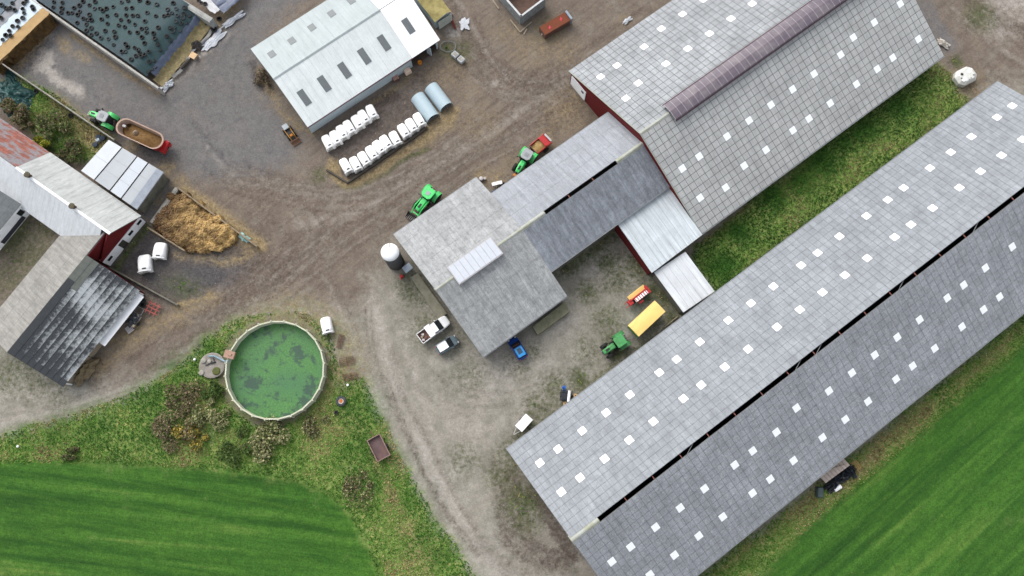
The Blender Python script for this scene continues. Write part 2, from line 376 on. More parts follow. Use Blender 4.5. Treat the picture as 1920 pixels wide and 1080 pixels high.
for p in [(1000, 90, 3, .4), (1030, 70, 3, .4), (950, 60, 2, .35), (1060, 95, 2, .35), (1170, 40, 1, .3), (900, 230, 3, .3), (1060, 215, 3, .4), (960, 300, 1.5, .3), (1025, 260, 1.5, .5), (905, 330, 1.6, .5), (1075, 180, 2, .3), (880, 170, 2, .2), (850, 130, 2.5, .3), (820, 140, 2, .3), (1820, 160, 2.5, .45), (930, 330, 1.4, .5)]: blob('straw', p[0], p[1], p[2], amt=p[3] * .8, soft=.95)
for p in [(1060, 190, 3, .5), (1020, 215, 3, .45), (1040, 235, 1.6, .6), (870, 110, 2, .4), (905, 100, 1.3, .6), (860, 135, 1.2, .4), (790, 150, 2.2, .5), (1815, 175, 1.8, .7), (600, 480, 3, .25), (480, 420, 3, .25), (510, 355, 2, .3)]: blob('mud', p[0], p[1], p[2], amt=p[3], soft=.95)
# bundles of wheel marks
TR = np.random.default_rng(31)
def tracks(pts, n, spread, lay=None, a0=.15, a1=.5):
    q = smooth_line(P2(pts), 6); 
    for _ in range(n):
        off = TR.uniform(-spread, spread); ph = TR.uniform(0, 6); i0 = TR.integers(0, max(1, len(q) // 3)); i1 = len(q) - TR.integers(0, max(1, len(q) // 3)); o = []
        for i in range(i0, i1):
            a = q[max(0, i - 1)]; b = q[min(len(q) - 1, i + 1)]; dx, dy = b[0] - a[0], b[1] - a[1]; l = math.hypot(dx, dy) + 1e-9; k = off + .35 * math.sin(ph + i * .35); o.append((q[i][0] - dy / l * k, q[i][1] + dx / l * k))
        w = TR.uniform(.15, .45); am = TR.uniform(a0, a1); ly = lay or ('mud' if TR.random() < .72 else 'pale'); am *= .55 if ly == 'pale' else 1.15
        for s_ in (0, 1.75): raster(ly, [(x + s_ * .6, y - s_ * .8) for x, y in o], w, am, .28, .12)
for pts, n, sp in [([(1150, 90), (1075, 150), (960, 235), (860, 290), (740, 370), (640, 430), (540, 500), (470, 555), (380, 620), (260, 700), (150, 745)], 11, 2.6), ([(1120, 100), (980, 190), (850, 285), (720, 350), (600, 375), (490, 350), (410, 320), (340, 240)], 9, 2.4),
    ([(1240, 20), (1100, 125), (1000, 155), (920, 115), (880, 60), (850, -10)], 10, 1.8), ([(1240, 30), (1080, 140), (980, 170), (900, 140), (860, 60)], 5, 1.2), ([(700, 540), (715, 640), (745, 740), (790, 840), (850, 940), (920, 1040), (980, 1090)], 8, 1.8), ([(560, 470), (620, 540), (680, 680), (730, 800)], 4, 1.2),
    ([(460, 560), (540, 500), (600, 440), (560, 380), (480, 330)], 6, 2.2), ([(930, 850), (945, 940), (990, 1020), (1060, 1062)], 7, 1.6), ([(880, 1000), (950, 1060), (1060, 1085)], 4, 1.2), ([(1780, 0), (1860, 60), (1960, 130)], 7, 2.0), ([(0, 790), (120, 765), (240, 725), (340, 680), (420, 600)], 6, 1.3),
([(440, 560), (500, 520), (420, 490), (330, 520)], 6, 1.4), ([(700, 600), (800, 700), (900, 740), (1010, 720), (1120, 640)], 4, 2.0)]: tracks(pts, n, sp)
for pts, n, sp in [([(300, 310), (220, 200), (130, 120), (80, 80)], 4, 1.6), ([(500, 480), (440, 420), (430, 330), (400, 200), (420, 80), (520, -20)], 6, 3.0)]: tracks(pts, n, sp, None, .06, .2)
for pts, n, sp in [([(540, 470), (500, 515), (440, 545), (380, 590)], 6, 1.6), ([(520, 450), (470, 470), (410, 500), (350, 510)], 5, 1.2), ([(560, 430), (520, 480), (500, 540)], 4, 1.2), ([(1100, 110), (1010, 150), (940, 120)], 5, 1.0), ([(960, 930), (985, 1000), (1050, 1040)], 5, 1.0)]: tracks(pts, n, sp, 'mud', .4, .85)
zone('grass', [(425, 602), (470, 565), (560, 550), (625, 572), (672, 640), (695, 722), (660, 722), (622, 722), (610, 640), (570, 598), (500, 590)], 1.0, .75, mode='cut')
zone('straw', [(440, 600), (480, 572), (560, 558), (620, 580), (665, 645), (688, 722), (625, 722), (612, 640), (570, 600), (500, 592)], 1.4, .5)
zone('dirt', [(440, 600), (480, 572), (560, 558), (620, 580), (665, 645), (688, 722), (625, 722), (612, 640), (570, 600), (500, 592)], 1.4, .7)
blob('straw', 628, 315, 1.1, 1.0, .5); stroke('mud', [(470, 120), (490, 155), (505, 170)], 1.2, .9, .6)
# rings of bare soil round the tank
tc = at(515, 693); dtank = np.hypot(PX - tc.x, PY - tc.y)
LAY['dirt'] = np.maximum(LAY['dirt'], np.clip((9.2 + WARPX * .5 - dtank) / 1.2, 0, 1) * .9)
LAY['grass'] *= 1 - np.clip((8.6 + WARPX * .6 - dtank) / 1.0, 0, 1) * .75
# break every coverage up a little so no edge or patch is even
brk = vnoise(2.4, 11, 4)
for k in LAY: LAY[k] = np.clip(LAY[k] * (0.62 + .86 * brk), 0, 1)
for k in ('grass', 'field'): LAY[k] = np.clip(LAY[k] * 1.12, 0, 1)
for k in ('moss', 'pale'): LAY[k] = np.clip(LAY[k] * 1.25, 0, 1)

# relief
Z = (vnoise(9, 21, 3) - .5) * .22 + (vnoise(1.3, 22, 2) - .5) * .05
Z += LAY['mud'] * (vnoise(.9, 23, 2) - .5) * .22 + LAY['straw'] * (vnoise(1.2, 24, 2)) * .12 + LAY['grass'] * (1 - LAY['field']) * vnoise(1.1, 25, 3) * .26
Z -= .12
for (px, py, r, d) in [(515, 693, 8.0, 0)]: Z = np.where(np.hypot(PX - at(px, py).x, PY - at(px, py).y) < r, -.1, Z)
def ground_z(x, y):
    i = int((x - GX0) / GS); j = int((y - GY0) / GS)
    return float(Z[min(max(j, 0), ny - 1), min(max(i, 0), nx - 1)])

def ground_mat(name, ang, stripe):
    t = NT(name); p = t.pos()
    A = t.n('ShaderNodeAttribute', attribute_name='lay_a'); B = t.n('ShaderNodeAttribute', attribute_name='lay_b')
    sa = t.n('ShaderNodeSeparateColor'); sb = t.n('ShaderNodeSeparateColor'); t.l(A.outputs['Color'], sa.inputs[0]); t.l(B.outputs['Color'], sb.inputs[0])
    wgt = {'dirt': sa.outputs[0], 'mud': sa.outputs[1], 'conc': sa.outputs[2], 'straw': A.outputs['Alpha'], 'grass': sb.outputs[0], 'field': sb.outputs[1], 'moss': sb.outputs[2], 'pale': B.outputs['Alpha']}
    n1 = t.n('ShaderNodeSeparateColor'); t.l(t.noise(p, .9, 7, .68, .4, True), n1.inputs[0])
    n2 = t.n('ShaderNodeSeparateColor'); t.l(t.noise(t.mapping(p, loc=(50, 20, 0)), 1.7, 7, .7, .2, True), n2.inputs[0])
    big = t.noise(p, .12, 4, .55); mid = t.noise(t.mapping(p, loc=(9, 4, 1)), .55, 5, .6)
    fine = t.noise(p, 4.2, 4, .75); grit = t.noise(p, 9.0, 2, .8)
    def fac(k, nz, gain=1.3):
        w = wgt[k]; q = t.math('MULTIPLY', t.math('MULTIPLY', w, t.math('SUBTRACT', 1.0, w)), 4.0)
        d = t.math('MULTIPLY', t.math('MULTIPLY', t.math('SUBTRACT', nz, .5), gain * 2.4), q)
        return t.math('ADD', w, d, clamp=True)
    def two(a, b, nz, lo=.35, hi=.65): return t.mix(t.mr(nz, lo, hi), a, b)
    grav = two(lin(122, 119, 108), lin(164, 160, 149), mid, .3, .7)
    grav = t.mix(t.mr(big, .4, .65, 0, .5), grav, lin(144, 137, 125))
    col = grav
    dirt = two(lin(112, 101, 91), lin(131, 119, 107), mid, .3, .7); dirt = t.mix(t.mr(n2.outputs[2], .5, .75, 0, .4), dirt, lin(96, 86, 78))
    trk = t.noise(t.mapping(p, rot=(0, 0, -R(40)), scale=(.16, 1.6, 1)), 1.0, 4, .6)
    dirt = t.mix(t.mr(trk, .48, .68, 0, .4), dirt, lin(82, 72, 65))
    col = t.mix(fac('dirt', n1.outputs[0]), col, dirt)
    conc = two(lin(102, 100, 100), lin(124, 121, 119), n1.outputs[1], .3, .7); conc = t.mix(t.mr(mid, .5, .75, 0, .55), conc, lin(84, 82, 82))
    conc = t.mix(t.mr(n2.outputs[1], .56, .74, 0, .35), conc, lin(128, 114, 96))
    col = t.mix(fac('conc', n1.outputs[2]), col, conc)
    pale = two(lin(158, 151, 142), lin(188, 182, 174), n2.outputs[0]); col = t.mix(t.math('MULTIPLY', fac('pale', n1.outputs[1]), .85), col, pale)
    mud = t.mix(t.math('MULTIPLY', wgt['conc'], .8), two(lin(62, 52, 45), lin(98, 85, 76), n2.outputs[1], .3, .7), two(lin(58, 57, 59), lin(92, 91, 94), n2.outputs[1], .3, .7)); col = t.mix(t.math('MULTIPLY', fac('mud', n2.outputs[0]), .85), col, mud)
    moss = two(lin(58, 66, 38), lin(98, 102, 70), n1.outputs[0]); col = t.mix(t.math('MULTIPLY', fac('moss', n2.outputs[2], 1.6), .92), col, moss)
    g = t.ramp(n2.outputs[0], [(.28, lin(62, 90, 38)), (.42, lin(92, 126, 54)), (.54, lin(124, 142, 74)), (.68, lin(170, 160, 108)), (.8, lin(112, 98, 68))])
    g = t.mix(t.mr(big, .42, .62, 0, .55), g, t.ramp(n1.outputs[2], [(.3, lin(52, 78, 32)), (.7, lin(100, 132, 58))]))
    col = t.mix(fac('grass', n1.outputs[1]), col, g)
    straw = t.ramp(n2.outputs[2], [(.25, lin(92, 74, 50)), (.5, lin(148, 130, 96)), (.75, lin(184, 164, 124))])
    col = t.mix(t.math('MULTIPLY', fac('straw', n2.outputs[1]), .85), col, straw)
    mud_wet = None
    if stripe == 'arc':
        q = t.mapping(p, rot=(0, 0, R(6)), scale=(.035, .62, 1)); q2 = t.mapping(p, rot=(0, 0, R(9)), scale=(.12, 1.1, 1))
    else:
        q = t.mapping(p, rot=(0, 0, -ang), scale=(.02, .42, 1)); q2 = t.mapping(p, rot=(0, 0, -ang), scale=(.09, 1.3, 1))
    s1 = t.noise(q, 1.0, 3, .55, .3); s2 = t.noise(q2, 1.0, 4, .6, .3)
    fld = t.ramp(s1, [(.3, lin(36, 72, 23)), (.46, lin(47, 89, 28)), (.58, lin(63, 106, 37)), (.72, lin(100, 128, 56))])
    fld = t.mix(t.mr(s2, .4, .7, 0, .5), fld, lin(82, 124, 42)); fld = t.mix(t.mr(n1.outputs[0], .42, .72, 0, .55), fld, lin(38, 74, 20))
    fld = t.mix(t.mr(n2.outputs[1], .62, .78, 0, .5), fld, lin(140, 140, 74))
    col = t.mix(fac('field', n1.outputs[2], .9), col, fld)
    amp = t.math('ADD', t.mr(t.math('MAXIMUM', wgt['grass'], wgt['field']), 0, 1, .26, .46), t.math('MULTIPLY', t.math('MAXIMUM', wgt['mud'], wgt['straw']), .2))
    dn = t.math('ADD', t.mr(fine, .25, .75, -1, 1), t.mr(grit, .25, .75, -.7, .7)); k = t.math('ADD', 1.0, t.math('MULTIPLY', dn, amp))
    cc = t.n('ShaderNodeCombineColor'); [t.l(k, cc.inputs[i]) for i in range(3)]
    col = t.mix(1.0, col, cc.outputs[0], 'MULTIPLY')
    st = t.mr(grit, .72, .80, 0, .35); col = t.mix(t.math('MULTIPLY', st, t.math('SUBTRACT', 1.0, wgt['grass'], clamp=True)), col, lin(196, 190, 180))
    t.bump(t.math('ADD', fine, t.math('MULTIPLY', mid, .8)), .5, .14)
    wet = t.math('MULTIPLY', wgt['conc'], t.mr(mid, .5, .7))
    return t.done(col, t.mr(wet, 0, 1, .95, .55), 0, .25)
MG1 = ground_mat('ground_sw', R(36), 'arc'); MG2 = ground_mat('ground_se', R(38.5), 'line')

# cell -> piece of ground
cx = (PX[:-1, :-1] + GS / 2); cy = (PY[:-1, :-1] + GS / 2)
def cellmask(pts, warp=.5): return inpoly(P2(pts), cx + WARPX[:-1, :-1] * warp, cy + WARPY[:-1, :-1] * warp)
ids = np.zeros(cx.shape, int)                                   # gravel_yard
ids[cellmask(DIRT)] = 1; ids[cellmask(CONC)] = 2
ids[cellmask(STRIP, .2)] = 3; ids[cellmask(VERGE_S, .3)] = 4; ids[cellmask(VERGE_SE, .2)] = 5
ids[cellmask(FIELD_SW, .3)] = 6; ids[cellmask(FIELD_SE, .3)] = 7
verts = np.stack([PX, PY, Z], -1).reshape(-1, 3)
la = np.stack([LAY['dirt'], LAY['mud'], LAY['conc'], LAY['straw']], -1).reshape(-1, 4)
lb = np.stack([LAY['grass'], LAY['field'], LAY['moss'], LAY['pale']], -1).reshape(-1, 4)
base = (np.arange(ny - 1)[:, None] * nx + np.arange(nx - 1)[None, :])
quads = np.stack([base, base + 1, base + nx + 1, base + nx], -1)
GLAB = ['gravel_yard', 'farm_track', 'concrete_yard', 'grass_strip', 'grass_verge', 'grass_verge', 'grass_field', 'grass_field']
for k, nm in enumerate(GLAB):
    q = quads[ids == k].reshape(-1, 4)
    if not len(q): continue
    use, inv = np.unique(q, return_inverse=True); inv = inv.reshape(-1, 4)
    me = bpy.data.meshes.new(nm); me.vertices.add(len(use)); me.vertices.foreach_set('co', verts[use].astype(np.float32).ravel())
    me.loops.add(inv.size); me.loops.foreach_set('vertex_index', inv.astype(np.int32).ravel())
    me.polygons.add(len(inv)); me.polygons.foreach_set('loop_start', np.arange(0, inv.size, 4, dtype=np.int32))
    me.update(calc_edges=True)
    for an, ar in (('lay_a', la), ('lay_b', lb)):
        a = me.attributes.new(an, 'FLOAT_COLOR', 'POINT'); a.data.foreach_set('color', ar[use].astype(np.float32).ravel())
    me.polygons.foreach_set('use_smooth', [True] * len(inv))
    me.materials.append(MG2 if k in (3, 5, 7) else MG1)
    o = link(nm, me); o['kind'] = 'structure'
# country beyond the surveyed plot
m = MB(); BIG = 2500.0; zz = -.12
for x0, x1, y0, y1 in ((-BIG, BIG, GY1 - .3, BIG), (-BIG, BIG, -BIG, GY0 + .15), (-BIG, GX0 + .15, GY0 + .15, GY1 - .3), (GX1 - .3, BIG, GY0 + .15, GY1 - .3)):
    m.add([(x0, y0, zz), (x1, y0, zz), (x1, y1, zz), (x0, y1, zz)], [(0, 1, 2, 3)])
o = m.build('ground', mat('far_pasture', lin(70, 100, 45), var=.3, scale=.05)); o['kind'] = 'structure'

# ================================================================ BUILDINGS
def roof_mat(name, c, ang=TH, pitch=(1.03, 1.03), var=.16, cell=.18, spots=.25, spot_c=None, rough=.85, streak=.2, off=(0, 0), mott=.0):
    """fibre-cement / steel roofing: sheet-to-sheet tint, weather mottling, streaks down the slope, lichen specks"""
    t = NT(name); p = t.mapping(t.pos(), rot=(0, 0, -ang), loc=(off[0], off[1], 0))
    q = t.mapping(p, scale=(1 / pitch[0], 1 / pitch[1], 0)); fl = t.n('ShaderNodeVectorMath', operation='FLOOR'); t.l(q, fl.inputs[0])
    wn_ = t.n('ShaderNodeTexWhiteNoise', noise_dimensions='2D'); t.l(fl.outputs[0], wn_.inputs[0])
    a = t.noise(p, .22, 5, .6); b = t.noise(p, 1.4, 5, .65); st = t.noise(t.mapping(p, scale=(2.2, .12, 1)), 1.0, 3, .6); f = t.noise(p, 4.5, 3, .8)
    k = t.mr(wn_.outputs[0], 0, 1, 1 - cell, 1 + cell)
    k = t.math('MULTIPLY', k, t.mr(a, .3, .7, 1 - var, 1 + var))
    k = t.math('MULTIPLY', k, t.mr(b, .3, .7, 1 - var * .8, 1 + var * .8))
    k = t.math('MULTIPLY', k, t.mr(st, .3, .7, 1 - streak * .6, 1 + streak * .6))
    k = t.math('MULTIPLY', k, t.mr(f, .25, .75, 1 - spots, 1 + spots * .6))
    cc = t.n('ShaderNodeCombineColor'); [t.l(k, cc.inputs[i]) for i in range(3)]
    col = t.mix(1.0, c, cc.outputs[0], 'MULTIPLY')
    if spot_c: col = t.mix(t.math('MULTIPLY', t.mr(f, .60, .72), spots * 2, clamp=True), col, spot_c)
    if mott: col = t.mix(t.math('MULTIPLY', t.mr(t.noise(t.mapping(p, scale=(1, .7, 1)), 1.5, 5, .72), .5, .66), mott), col, mul(c, .5))
    t.bump(t.math('ADD', f, t.math('MULTIPLY', st, .5)), .2, .03)
    return t.done(col, rough, 0, .3)

M_long_nw = roof_mat('fibre_cement_pale', lin(151, 156, 161), cell=.06, var=.1, spot_c=lin(96, 98, 102), spots=.22, mott=.16)
M_long_se = roof_mat('fibre_cement_dark', lin(160, 163, 168), spot_c=lin(184, 187, 190), spots=.38, cell=.06, var=.12, mott=.3)
M_cow_nw = roof_mat('fibre_cement_light', lin(158, 162, 165), cell=.07, spots=.12, spot_c=lin(130, 132, 134))
M_cow_se = roof_mat('fibre_cement_grey', lin(184, 185, 183), cell=.05, var=.08, spots=.1, spot_c=lin(140, 142, 142))
M_mid = roof_mat('fibre_cement_mottled', lin(166, 168, 169), pitch=(1.1, 2.4), cell=.05, var=.14, spots=.26, spot_c=lin(104, 106, 108), mott=.6)
M_mid_se = roof_mat('fibre_cement_mottled_warm', lin(172, 174, 173), pitch=(1.1, 2.4), cell=.05, var=.16, spots=.32, spot_c=lin(112, 114, 114), streak=.3, mott=.55)
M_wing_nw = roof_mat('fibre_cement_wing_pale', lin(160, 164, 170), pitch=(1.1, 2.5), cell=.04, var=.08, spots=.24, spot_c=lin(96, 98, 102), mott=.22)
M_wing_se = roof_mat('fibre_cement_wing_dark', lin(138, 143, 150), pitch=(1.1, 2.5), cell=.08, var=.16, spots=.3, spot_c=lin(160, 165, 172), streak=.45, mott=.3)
M_deck = mat('sheet_lap_moss', lin(106, 108, 107), var=.25, scale=1.2)
M_deck_l = mat('sheet_lap_grey', lin(122, 126, 130), var=.25, scale=1.2)
M_sky = mat('skylight_sheet', (.88, .9, .92, 1), rough=.35, var=.04, fine=.03, spec=.5)
M_skyd = mat('dirty_skylight', lin(122, 128, 130), rough=.5, var=.1)
M_red = mat('red_boards', lin(112, 26, 30), var=.2, scale=2.5, dirt=lin(60, 22, 20))
M_white = mat('white_render', (.88, .89, .9, 1), var=.06, scale=.8, dirt=lin(160, 158, 150), dirt_amt=.2)
M_steel_w = roof_mat('white_steel_sheet', lin(178, 187, 188), pitch=(1.0, 40), cell=.03, var=.04, spots=.05, streak=.12)
M_steel_o = roof_mat('shade_offset_steel_sheet', (.67, .71, .70, 1), pitch=(1.0, 40), cell=.02, var=.06, spots=.06, streak=.1)  # same old sheet, colour raised to cancel shade on the south-east slope
M_steel_n = roof_mat('new_steel_sheet', (.96, .97, .98, 1), pitch=(1.0, 40), cell=.01, var=.02, spots=.03, streak=.05)
M_wallb = mat('pale_blue_cladding', lin(190, 203, 207), var=.08, scale=1.0)
M_maroon = mat('maroon_trim', lin(96, 62, 72), var=.15)
M_black = mat('painted_interior_dark', (.012, .012, .013, 1), var=.3, rough=1)
M_truss = mat('red_lead_truss', lin(150, 96, 86), var=.2)
M_gutter = mat('zinc_gutter', lin(150, 154, 156), rough=.45, metal=.3)
M_conc = mat('old_concrete', lin(168, 164, 154), var=.2, scale=1.2, dirt=lin(92, 90, 74), dirt_amt=.5)
M_concd = mat('dark_concrete', lin(122, 119, 108), var=.25, scale=1.2, dirt=lin(66, 70, 50), dirt_amt=.6)
M_wood = mat('grey_wood', lin(168, 154, 134), var=.2, scale=3, dirt=lin(100, 88, 72))
M_cap = mat('ridge_cap', lin(172, 175, 168), var=.2, scale=1.0, dirt=lin(150, 152, 96), dirt_amt=.6)
M_glass = mat('dark_glass', (.02, .025, .03, 1), rough=.12, var=.2, spec=.6)
M_vent = mat('smoked_polycarbonate', lin(112, 102, 112), rough=.3, var=.12, scale=.6, spec=.5, dirt=lin(160, 152, 150), dirt_amt=.5)
M_frame = mat('pale_glazing_bar', lin(196, 192, 194), var=.08)
M_vbar = mat('vent_glazing_bar', lin(176, 168, 174), var=.1)

def unit_sheet(name, w, h, th, m):
    b = MB().box(0, 0, 0, w, h, th); me = bpy.data.meshes.new(name); me.from_pydata(b.v, [], b.f); me.update(); me.materials.append(m); return me
def in_frame(wp):
    x, y = pix(*wp); return -10 < x < 1930 and -10 < y < 1090
class Slope:
    """one roof slope in a building's own axes: u along, from eave (v0,z0) up to ridge (v1,z1)"""
    def __init__(s, par, M4, u0, u1, v0, z0, v1, z1):
        s.par, s.M4, s.u0, s.u1, s.v0, s.z0, s.v1, s.z1 = par, M4, u0, u1, v0, z0, v1, z1
        s.len = math.hypot(v1 - v0, z1 - z0); s.tilt = math.atan2(z1 - z0, v1 - v0)
        # local frame: x = along u, y = up the slope, z = outward normal
        if v1 > v0: s.ex, s.ey = Vector((1, 0, 0)), Vector((0, (v1 - v0) / s.len, (z1 - z0) / s.len))
        else: s.ex, s.ey = Vector((-1, 0, 0)), Vector((0, (v1 - v0) / s.len, (z1 - z0) / s.len))
        s.ez = s.ex.cross(s.ey)
        s.rot = Matrix((s.ex, s.ey, s.ez)).transposed().to_euler()
    def pt(s, u, d, n=0.0):            # u along, d metres up from the eave, n metres off the surface
        return Vector((u, s.v0, s.z0)) + s.ey * d + s.ez * n
    def locate(s, px, py):             # photo point -> (u, d) on this slope
        z = (s.z0 + s.z1) / 2
        for _ in range(8):
            w = s.M4.inverted() @ at(px, py, z); f = (w.y - s.v0) / (s.v1 - s.v0); z = s.z0 + f * (s.z1 - s.z0)
        return w.x, f * s.len
    def slab(s, name, m, n0, n1, ua=None, ub=None, da=0.0, db=None):
        ua = s.u0 if ua is None else ua; ub = s.u1 if ub is None else ub; db = s.len if db is None else db
        ps = [s.pt(u, d, n) for n in (n0, n1) for u, d in ((ua, da), (ub, da), (ub, db), (ua, db))]
        return MB().add(ps, [(3, 2, 1, 0), (4, 5, 6, 7), (0, 1, 5, 4), (1, 2, 6, 5), (2, 3, 7, 6), (3, 0, 4, 7)]).build(name, m, s.par)
    def panel(s, name, me, u, d, n, jit=0.0):
        o = bpy.data.objects.new(name, me); COL.objects.link(o); o.parent = s.par
        o.location = s.pt(u, d, n); o.rotation_euler = s.rot; return o
    def sheets(s, nu, nv, gap, m, th=.03, skip=(), ua=None, ub=None, name='roof_sheet', jit=.006):
        """returns the list of cells (cost, fn) not yet built"""
        ua = s.u0 if ua is None else ua; ub = s.u1 if ub is None else ub
        pu, pv = (ub - ua) / nu, s.len / nv; me = unit_sheet(name, pu - gap, pv - gap, th, m); out = []
        for i in range(nu):
            for j in range(nv):
                if (i, j) in skip: continue
                u, d = ua + (i + .5) * pu, (j + .5) * pv; wp = s.M4 @ s.pt(u, d)
                out.append((0 if in_frame(wp) else 1e6, (Vector(wp) - Vector((0, 0, CAM_H))).length, s, me, u, d, .03 + th / 2 + random.uniform(-jit, jit)))
        return out
def place_sheets(par, cells, limit=300, m_rest=None):
    cells.sort(key=lambda c: c[0] + c[1])
    for c in cells[:limit]: c[2].panel('roof_sheet', c[3], c[4], c[5], c[6])
    byme = {}
    for c in cells[limit:]: byme.setdefault(c[3].name, []).append(c)
    rest = MB(); mats = []; midx = []
    for k, cs in byme.items():
        me = cs[0][3]; mats.append(me.materials[0])
        for c in cs:
            s = c[2]; o = s.pt(c[4], c[5], c[6])
            rest.add([o + s.ex * v.co.x + s.ey * v.co.y + s.ez * v.co.z for v in me.vertices], [tuple(p.vertices) for p in me.polygons]); midx += [len(mats) - 1] * len(me.polygons)
    if rest.v:
        o = rest.build('roof_sheet_field', mats[0], par)
        for mm in mats[1:]: o.data.materials.append(mm)
        o.data.polygons.foreach_set('material_index', midx); o['kind'] = 'stuff'
def frame_at(loc, rz): return Matrix.Translation(loc) @ Matrix.Rotation(rz, 4, 'Z')
def gable_wall(par, name, m, u, v0, z0, vr, zr, v1, z1, th=.2, zb=-.2, inset=.3):
    a, b = v0 + inset * (1 if v1 > v0 else -1), v1 - inset * (1 if v1 > v0 else -1)
    za = z0 + (zr - z0) * inset / abs(vr - v0) - .12; zc = z1 + (zr - z1) * inset / abs(v1 - vr) - .12
    prof = [(a, zb), (b, zb), (b, zc), (vr, zr - .12), (a, za)]
    return MB().loft([[(u - th / 2, y, z) for y, z in prof], [(u + th / 2, y, z) for y, z in prof]]).build(name, m, par)

# ---------------------------------------------------------------- long barn with the open ridge slot
LU0, LU1, LV0, LV1, LVR, LZ, LZR = .2, 94.2, 1.6, -27.1, -12.8, 4.0, 10.4
org = uvw(LU0, LVR); LM = frame_at(org, TH)
lb_ = thing('long_barn', 'huge grey barn with open black ridge slot, beside the right field', 'barn', org, TH)
L = LU1 - LU0; hw = LV0 - LVR
SLOT = .33
sN = Slope(lb_, LM, 0, L, hw, LZ, SLOT, LZR - .2); sS = Slope(lb_, LM, 0, L, LV1 - LVR, LZ, -SLOT, LZR - .2)
sN.slab('roof_deck', M_deck_l, -.08, .03); sS.slab('roof_deck', M_deck, -.08, .03)
NUL, NVL = 90, 15
sk = {sN: [(1010, 872), (1051, 840), (1092, 808), (1141, 769), (1182, 739), (1231, 700), (1271, 670), (1311, 641), (1359, 603), (1408, 566), (1446, 537), (1495, 499), (1534, 470), (1571, 441), (1619, 405), (1657, 377), (1694, 348), (1741, 312), (1778, 284), (1816, 256), (1861, 222), (1897, 193),
           (1048, 925), (1090, 892), (1131, 860), (1183, 820), (1224, 789), (1274, 748), (1315, 718), (1355, 687), (1405, 648), (1456, 610), (1494, 580), (1543, 542), (1582, 512), (1621, 482), (1669, 445), (1708, 416), (1747, 387), (1794, 350), (1832, 321), (1869, 292), (1914, 256)],
      sS: [(1141, 1055), (1183, 1021), (1225, 987), (1277, 946), (1318, 913), (1370, 872), (1411, 839), (1451, 807), (1500, 767), (1551, 728), (1591, 696), (1641, 657), (1680, 627), (1720, 597), (1769, 558), (1807, 527), (1846, 497), (1894, 460),
           (1220, 1072), (1262, 1038), (1313, 997), (1354, 964), (1405, 924), (1445, 890), (1485, 858), (1535, 820), (1585, 780), (1625, 748), (1674, 710), (1714, 679), (1752, 648), (1800, 610), (1839, 580), (1877, 550)]}
cells = []
for S_, m in ((sN, M_long_nw), (sS, M_long_se)):
    skip = set(); pu, pv = L / NUL, S_.len / NVL; me = unit_sheet('skylight', pu - .02, pv - .02, .05, M_sky)
    for px, py in sk[S_]:
        u, d = S_.locate(px, py); c = (int(u / pu), int(d / pv))
        if c in skip: continue
        skip.add(c); S_.panel('skylight', me, (c[0] + .5) * pu, (c[1] + .5) * pv, .06)
    cells += S_.sheets(NUL, NVL, .05, m, skip=skip)
place_sheets(lb_, cells)
us = uv(1121, 972, 10.3)[0] - LU0
for a, b, nm in ((0, us, 'ridge_cap'),):
    m = MB(); prof = [(-.75, LZR - .42), (-.1, LZR - .02), (.1, LZR - .02), (.75, LZR - .42), (.75, LZR - .5), (-.75, LZR - .5)]
    m.loft([[(u, y, z) for y, z in prof] for u in (a - .1, b)]).build(nm, M_cap, lb_)
for k in range(20):
    u = us + 4.4 + k * 4.63
    if u < L: MB().bar((u, -SLOT - .1, LZR - .38), (u, SLOT + .1, LZR - .38), .1, .14).build('truss', M_truss, lb_)
for k, u in enumerate((us + 14.5, us + 33.3, us + 37, us + 52, us + 66)):
    MB().bar((u, -SLOT, LZR - .4), (u + 1.6, SLOT, LZR - .45), .07).build('brace', M_gutter, lb_)
for u in (.5, L - .5): gable_wall(lb_, 'gable_wall', M_red, u, hw, LZ, 0, LZR - .3, LV1 - LVR, LZ)
for v, nm in ((hw - .45, 'side_wall'), (LV1 - LVR + .45, 'side_wall')): MB().box(L / 2, v, LZ / 2 - .2, L - 1, .2, LZ - .2).build(nm, M_concd, lb_)
for v, d in ((hw + .08, 1), (LV1 - LVR - .08, -1)): MB().bar((0, v, LZ - .06), (L, v, LZ - .06), .16, .12).build('gutter', M_gutter, lb_)
MB().box(L / 2, (hw + LV1 - LVR) / 2, .05, L - 1.4, hw - LV1 + LVR - 1.4, .3).build('barn_floor', M_black, lb_)  # floor coloured near black to stand for inner shade under the slot

